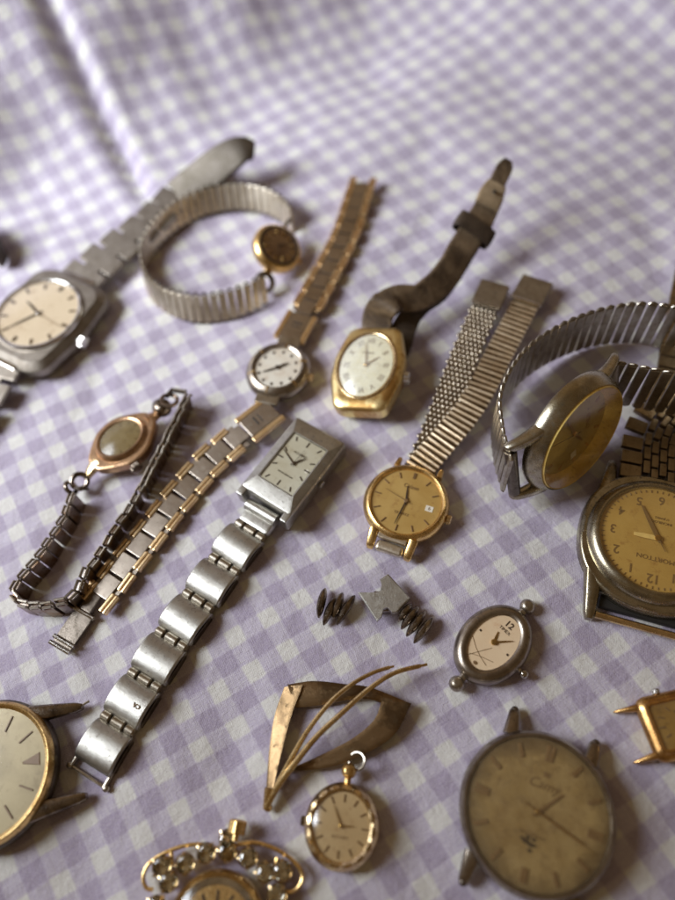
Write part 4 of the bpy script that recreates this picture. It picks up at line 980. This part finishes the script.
# =================================================================== 15. watch cut off at the lower left
def left_watch():
    T=fr(V((-8.85,.95,0)),V((.972,.235,0)))
    r=thing('wristwatch','blackened bandless watch with gold rimmed cream dial, cut off by the lower left edge','watch',rootm(T))
    b=MB(); O=ell(1.50,1.50); b.prof(O,[(-.4,.03),(-.1,.08),(0,.25),(0,.42),(-.08,.5)],True,True); b.build('case',M['dark_steel'],r,T,ang=45)
    b=MB(); b.prof(ell(1.44,1.44),[(.02,.46),(.0,.56),(-.05,.62),(-.11,.60),(-.15,.53)],False,False); b.build('bezel',M['gold'],r,T,ang=60)
    b=MB(); b.prof(ell(1.30,1.30),[(0,.52),(0,.54)]); markers(b,1.28,1.28,.542,[(k*30,.66,.92,.035) for k in range(1,12)])
    b.loft([[V(p) for p in((-.02,.80,.543),(.02,.80,.543),(.13,1.18,.543),(-.13,1.18,.543))],[V(p) for p in((-.015,.82,.56),(.015,.82,.56),(.12,1.17,.56),(-.12,1.17,.56))]],mi=1)
    b.build('dial',[M['d_pale'],M['ink2']],r,T)
    hand(r,T,'hour_hand',-100,.7,.06,.56,M['blackhand'],.1); hand(r,T,'minute_hand',-150,1.,.05,.57,M['blackhand'],.1)
    crystal(r,T,ell(1.30,1.30),.57,.12,M['glass'])
    for sx in(-1,1):
        lug(r,T,(sx*.98,.9),(sx*.92,2.0),.42,.36,.18,M['black'],.3,.45)
        lug(r,T,(sx*.98,-.9),(sx*.92,-2.0),.42,.36,.18,M['black'],.3,.45)
    b=MB(); b.tube([V((-.92,1.9,.2)),V((-1.0,2.16,.2))],.03,8); b.build('spring_bar_tip',M['steel'],r,T)
    b=MB(); b.box((.93,1.62,.33),(.12,.22,.05),bev=.02); b.build('bar_end',M['gold_rose'],r,T)
left_watch()

# =================================================================== 16. rhinestone watch, bottom
def stone_watch():
    c=V((-3.66,-1.72,0)); T=fr(c,V((0.02,1,0)))
    r=thing('wristwatch','gold watch ringed with clear rhinestones and wire loops, cut off by the bottom edge','watch',T)
    b=MB(); O=ell(.96,.96); b.prof(O,[(-.3,.04),(-.05,.1),(0,.3),(-.02,.46),(-.06,.52),(-.11,.50),(-.13,.46)],True,True); b.build('case',M['gold'],r,T,ang=45)
    b=MB(); n=72; b.loft([[V((q*math.sin(2*pi*k/n),q*math.cos(2*pi*k/n),z)) for k in range(n)] for q,z in((.84,.46),(.82,.49),(.70,.47),(.68,.44))],False,False); b.build('inner_rim',M['chrome'],r,T,ang=20)
    b=MB(); b.prof(ell(.70,.70),[(0,.44),(0,.455)]); markers(b,.68,.68,.457,[(k*30,.62,.90,.045) for k in range(12)]); b.build('dial',[M['d_pend'],M['ink']],r,T)
    hand(r,T,'hour_hand',150,.35,.05,.47,M['ink'],.05); hand(r,T,'minute_hand',210,.5,.04,.48,M['ink'],.05); crystal(r,T,ell(.82,.82),.49,.11,M['glass'])
    Wi=T.inverted()
    def gem(p,R_):
        m=Matrix.Translation(p)@Matrix.Rotation(random.uniform(0,1),4,'Z'); k=8
        b=MB()
        rg=lambda q,z,o=0.:[V((q*math.cos(2*pi*(i+o)/k),q*math.sin(2*pi*(i+o)/k),z)) for i in range(k)]
        b.loft([rg(R_*.15,-R_*.75),rg(R_,0),rg(R_*.97,R_*.08),rg(R_*.78,R_*.32,.5),rg(R_*.5,R_*.42)]); g=b.build('rhinestone',M['stone'],r,T@m,ang=5)
        b=MB(); b.prof(ell(R_*1.02,R_*1.02,16),[(-.04,-R_*.9),(0,-R_*.35),(.005,-.02)],True,False)
        for i in range(4): a=pi/4+i*pi/2; b.tube([V((R_*1.02*math.cos(a),R_*1.02*math.sin(a),-.12)),V((R_*1.02*math.cos(a),R_*1.02*math.sin(a),.06)),V((R_*.8*math.cos(a),R_*.8*math.sin(a),R_*.36))],.028,6)
        b.build('prong_setting',M['gold_pale'],g,T@m)
    for k in range(18):
        a=rad(k*20+4)
        gem(V((1.26*math.sin(a),1.26*math.cos(a),.36)),.185)
    gem(Wi@G(227,838.5,.35),.17)
    gem(Wi@G(161,866.5,.30),.19); gem(Wi@G(282,871,.30),.19)
    def zz(x,y): return Wi@G(140+x/3.97,830+y/3.97,.25)
    for P in([(312,78),(250,58),(180,62),(105,88),(45,125),(18,165),(14,205),(28,232),(52,236)],[(345,74),(400,55),(460,50),(530,72),(590,108),(632,150),(645,190),(628,228),(595,246),(562,240)],[(125,84),(126,140)],[(545,110),(535,165)]):
        b=MB(); pts=cat([zz(*p) for p in P]); b.tube(pts,.04,8); b.build('wire_loop',M['gold'],r,T)
    p=Wi@G(233,831,.4); m=T@Matrix.Translation(p)
    crown(r,T,p.x+.05,p.y-.06,.33,.17,.26,M['gold'],ang=8,ribs=10)
M['gold_tarn']=metal('tarnished_gilt',(.34,.25,.11),(.2,.14,.06),(.07,.05,.02),r=(.25,.45),bump=.3)
stone_watch()

def edge_strap():  # strap added at the frame edge so its shade falls on the cloth
    c=G(-20,240,0); r=thing('added_strap','dark brown leather strap end added at the left edge to shade the cloth, nearly out of the picture','strap',Matrix.Translation(c))
    Zu=V((0,.1,1))
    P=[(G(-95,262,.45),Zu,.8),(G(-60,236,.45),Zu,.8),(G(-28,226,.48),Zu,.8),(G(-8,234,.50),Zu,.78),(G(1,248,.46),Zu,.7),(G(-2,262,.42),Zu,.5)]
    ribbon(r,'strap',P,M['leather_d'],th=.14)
    P=[(G(-40,229,.5),Zu,.88),(G(-28,226,.5),Zu,.9),(G(-16,229,.5),Zu,.88)]
    ribbon(r,'keeper_loop',P,M['leather'],th=.24)
edge_strap()

# =================================================================== camera, light, world
def setup():
    cd=bpy.data.cameras.new('camera'); cam=bpy.data.objects.new('camera',cd); C.objects.link(cam); S.camera=cam
    m=Matrix((CR,CU,CB)).transposed().to_4x4(); m.translation=V((0,0,CH)); cam.matrix_world=m
    cd.sensor_fit='VERTICAL'; cd.sensor_height=360; cd.lens=270; cd.clip_start=.1; cd.clip_end=1000
    cd.dof.use_dof=True; cd.dof.focus_distance=15.6; cd.dof.aperture_fstop=.52; cd.dof.aperture_blades=7
    S.unit_settings.scale_length=.01
    la=bpy.data.lights.new('window_light','AREA'); lo=bpy.data.objects.new('window_light',la); C.objects.link(lo)
    la.shape='RECTANGLE'; la.size=26; la.size_y=26; la.energy=15800; la.color=(.88,.93,1.)
    la.spread=rad(86)
    pos=V((-46,13,34)); aim=V((-12,25,0)); lo.matrix_world=fr(pos,V((0,0,1)),(pos-aim))
    z=(pos-aim).normalized(); x=V((0,0,1)).cross(z).normalized(); y=z.cross(x); mm=Matrix((x,y,z)).transposed().to_4x4(); mm.translation=pos; lo.matrix_world=mm
    w=bpy.data.worlds.new('World'); S.world=w; w.use_nodes=True; t=w.node_tree; t.nodes.clear()
    out=t.nodes.new('ShaderNodeOutputWorld'); bg=t.nodes.new('ShaderNodeBackground'); t.links.new(bg.outputs[0],out.inputs[0])
    tc=t.nodes.new('ShaderNodeTexCoord'); ns=t.nodes.new('ShaderNodeTexNoise'); ns.inputs['Scale'].default_value=2.3; ns.inputs['Detail'].default_value=3
    t.links.new(tc.outputs['Generated'],ns.inputs['Vector'])
    cr=t.nodes.new('ShaderNodeValToRGB'); t.links.new(ns.outputs['Fac'],cr.inputs[0]); e=cr.color_ramp.elements
    e[0].position=.35; e[0].color=(.12,.073,.038,1); e[1].position=.68; e[1].color=(.56,.38,.205,1)
    sp=t.nodes.new('ShaderNodeSeparateXYZ'); t.links.new(tc.outputs['Generated'],sp.inputs[0])
    mr=t.nodes.new('ShaderNodeMapRange'); mr.interpolation_type='SMOOTHSTEP'; t.links.new(sp.outputs[1],mr.inputs[0]); mr.inputs[1].default_value=-.1; mr.inputs[2].default_value=.95; mr.inputs[3].default_value=.85; mr.inputs[4].default_value=1.75
    vm=t.nodes.new('ShaderNodeVectorMath'); vm.operation='SCALE'; t.links.new(cr.outputs[0],vm.inputs[0]); t.links.new(mr.outputs[0],vm.inputs['Scale']); t.links.new(vm.outputs[0],bg.inputs[0]); bg.inputs[1].default_value=.42
    S.view_settings.view_transform='Standard'; S.view_settings.look='None'; S.view_settings.exposure=0; S.view_settings.gamma=1
    S.render.engine='CYCLES'; S.cycles.max_bounces=8; S.cycles.transparent_max_bounces=12
    S.cycles.sample_clamp_indirect=6.
setup()
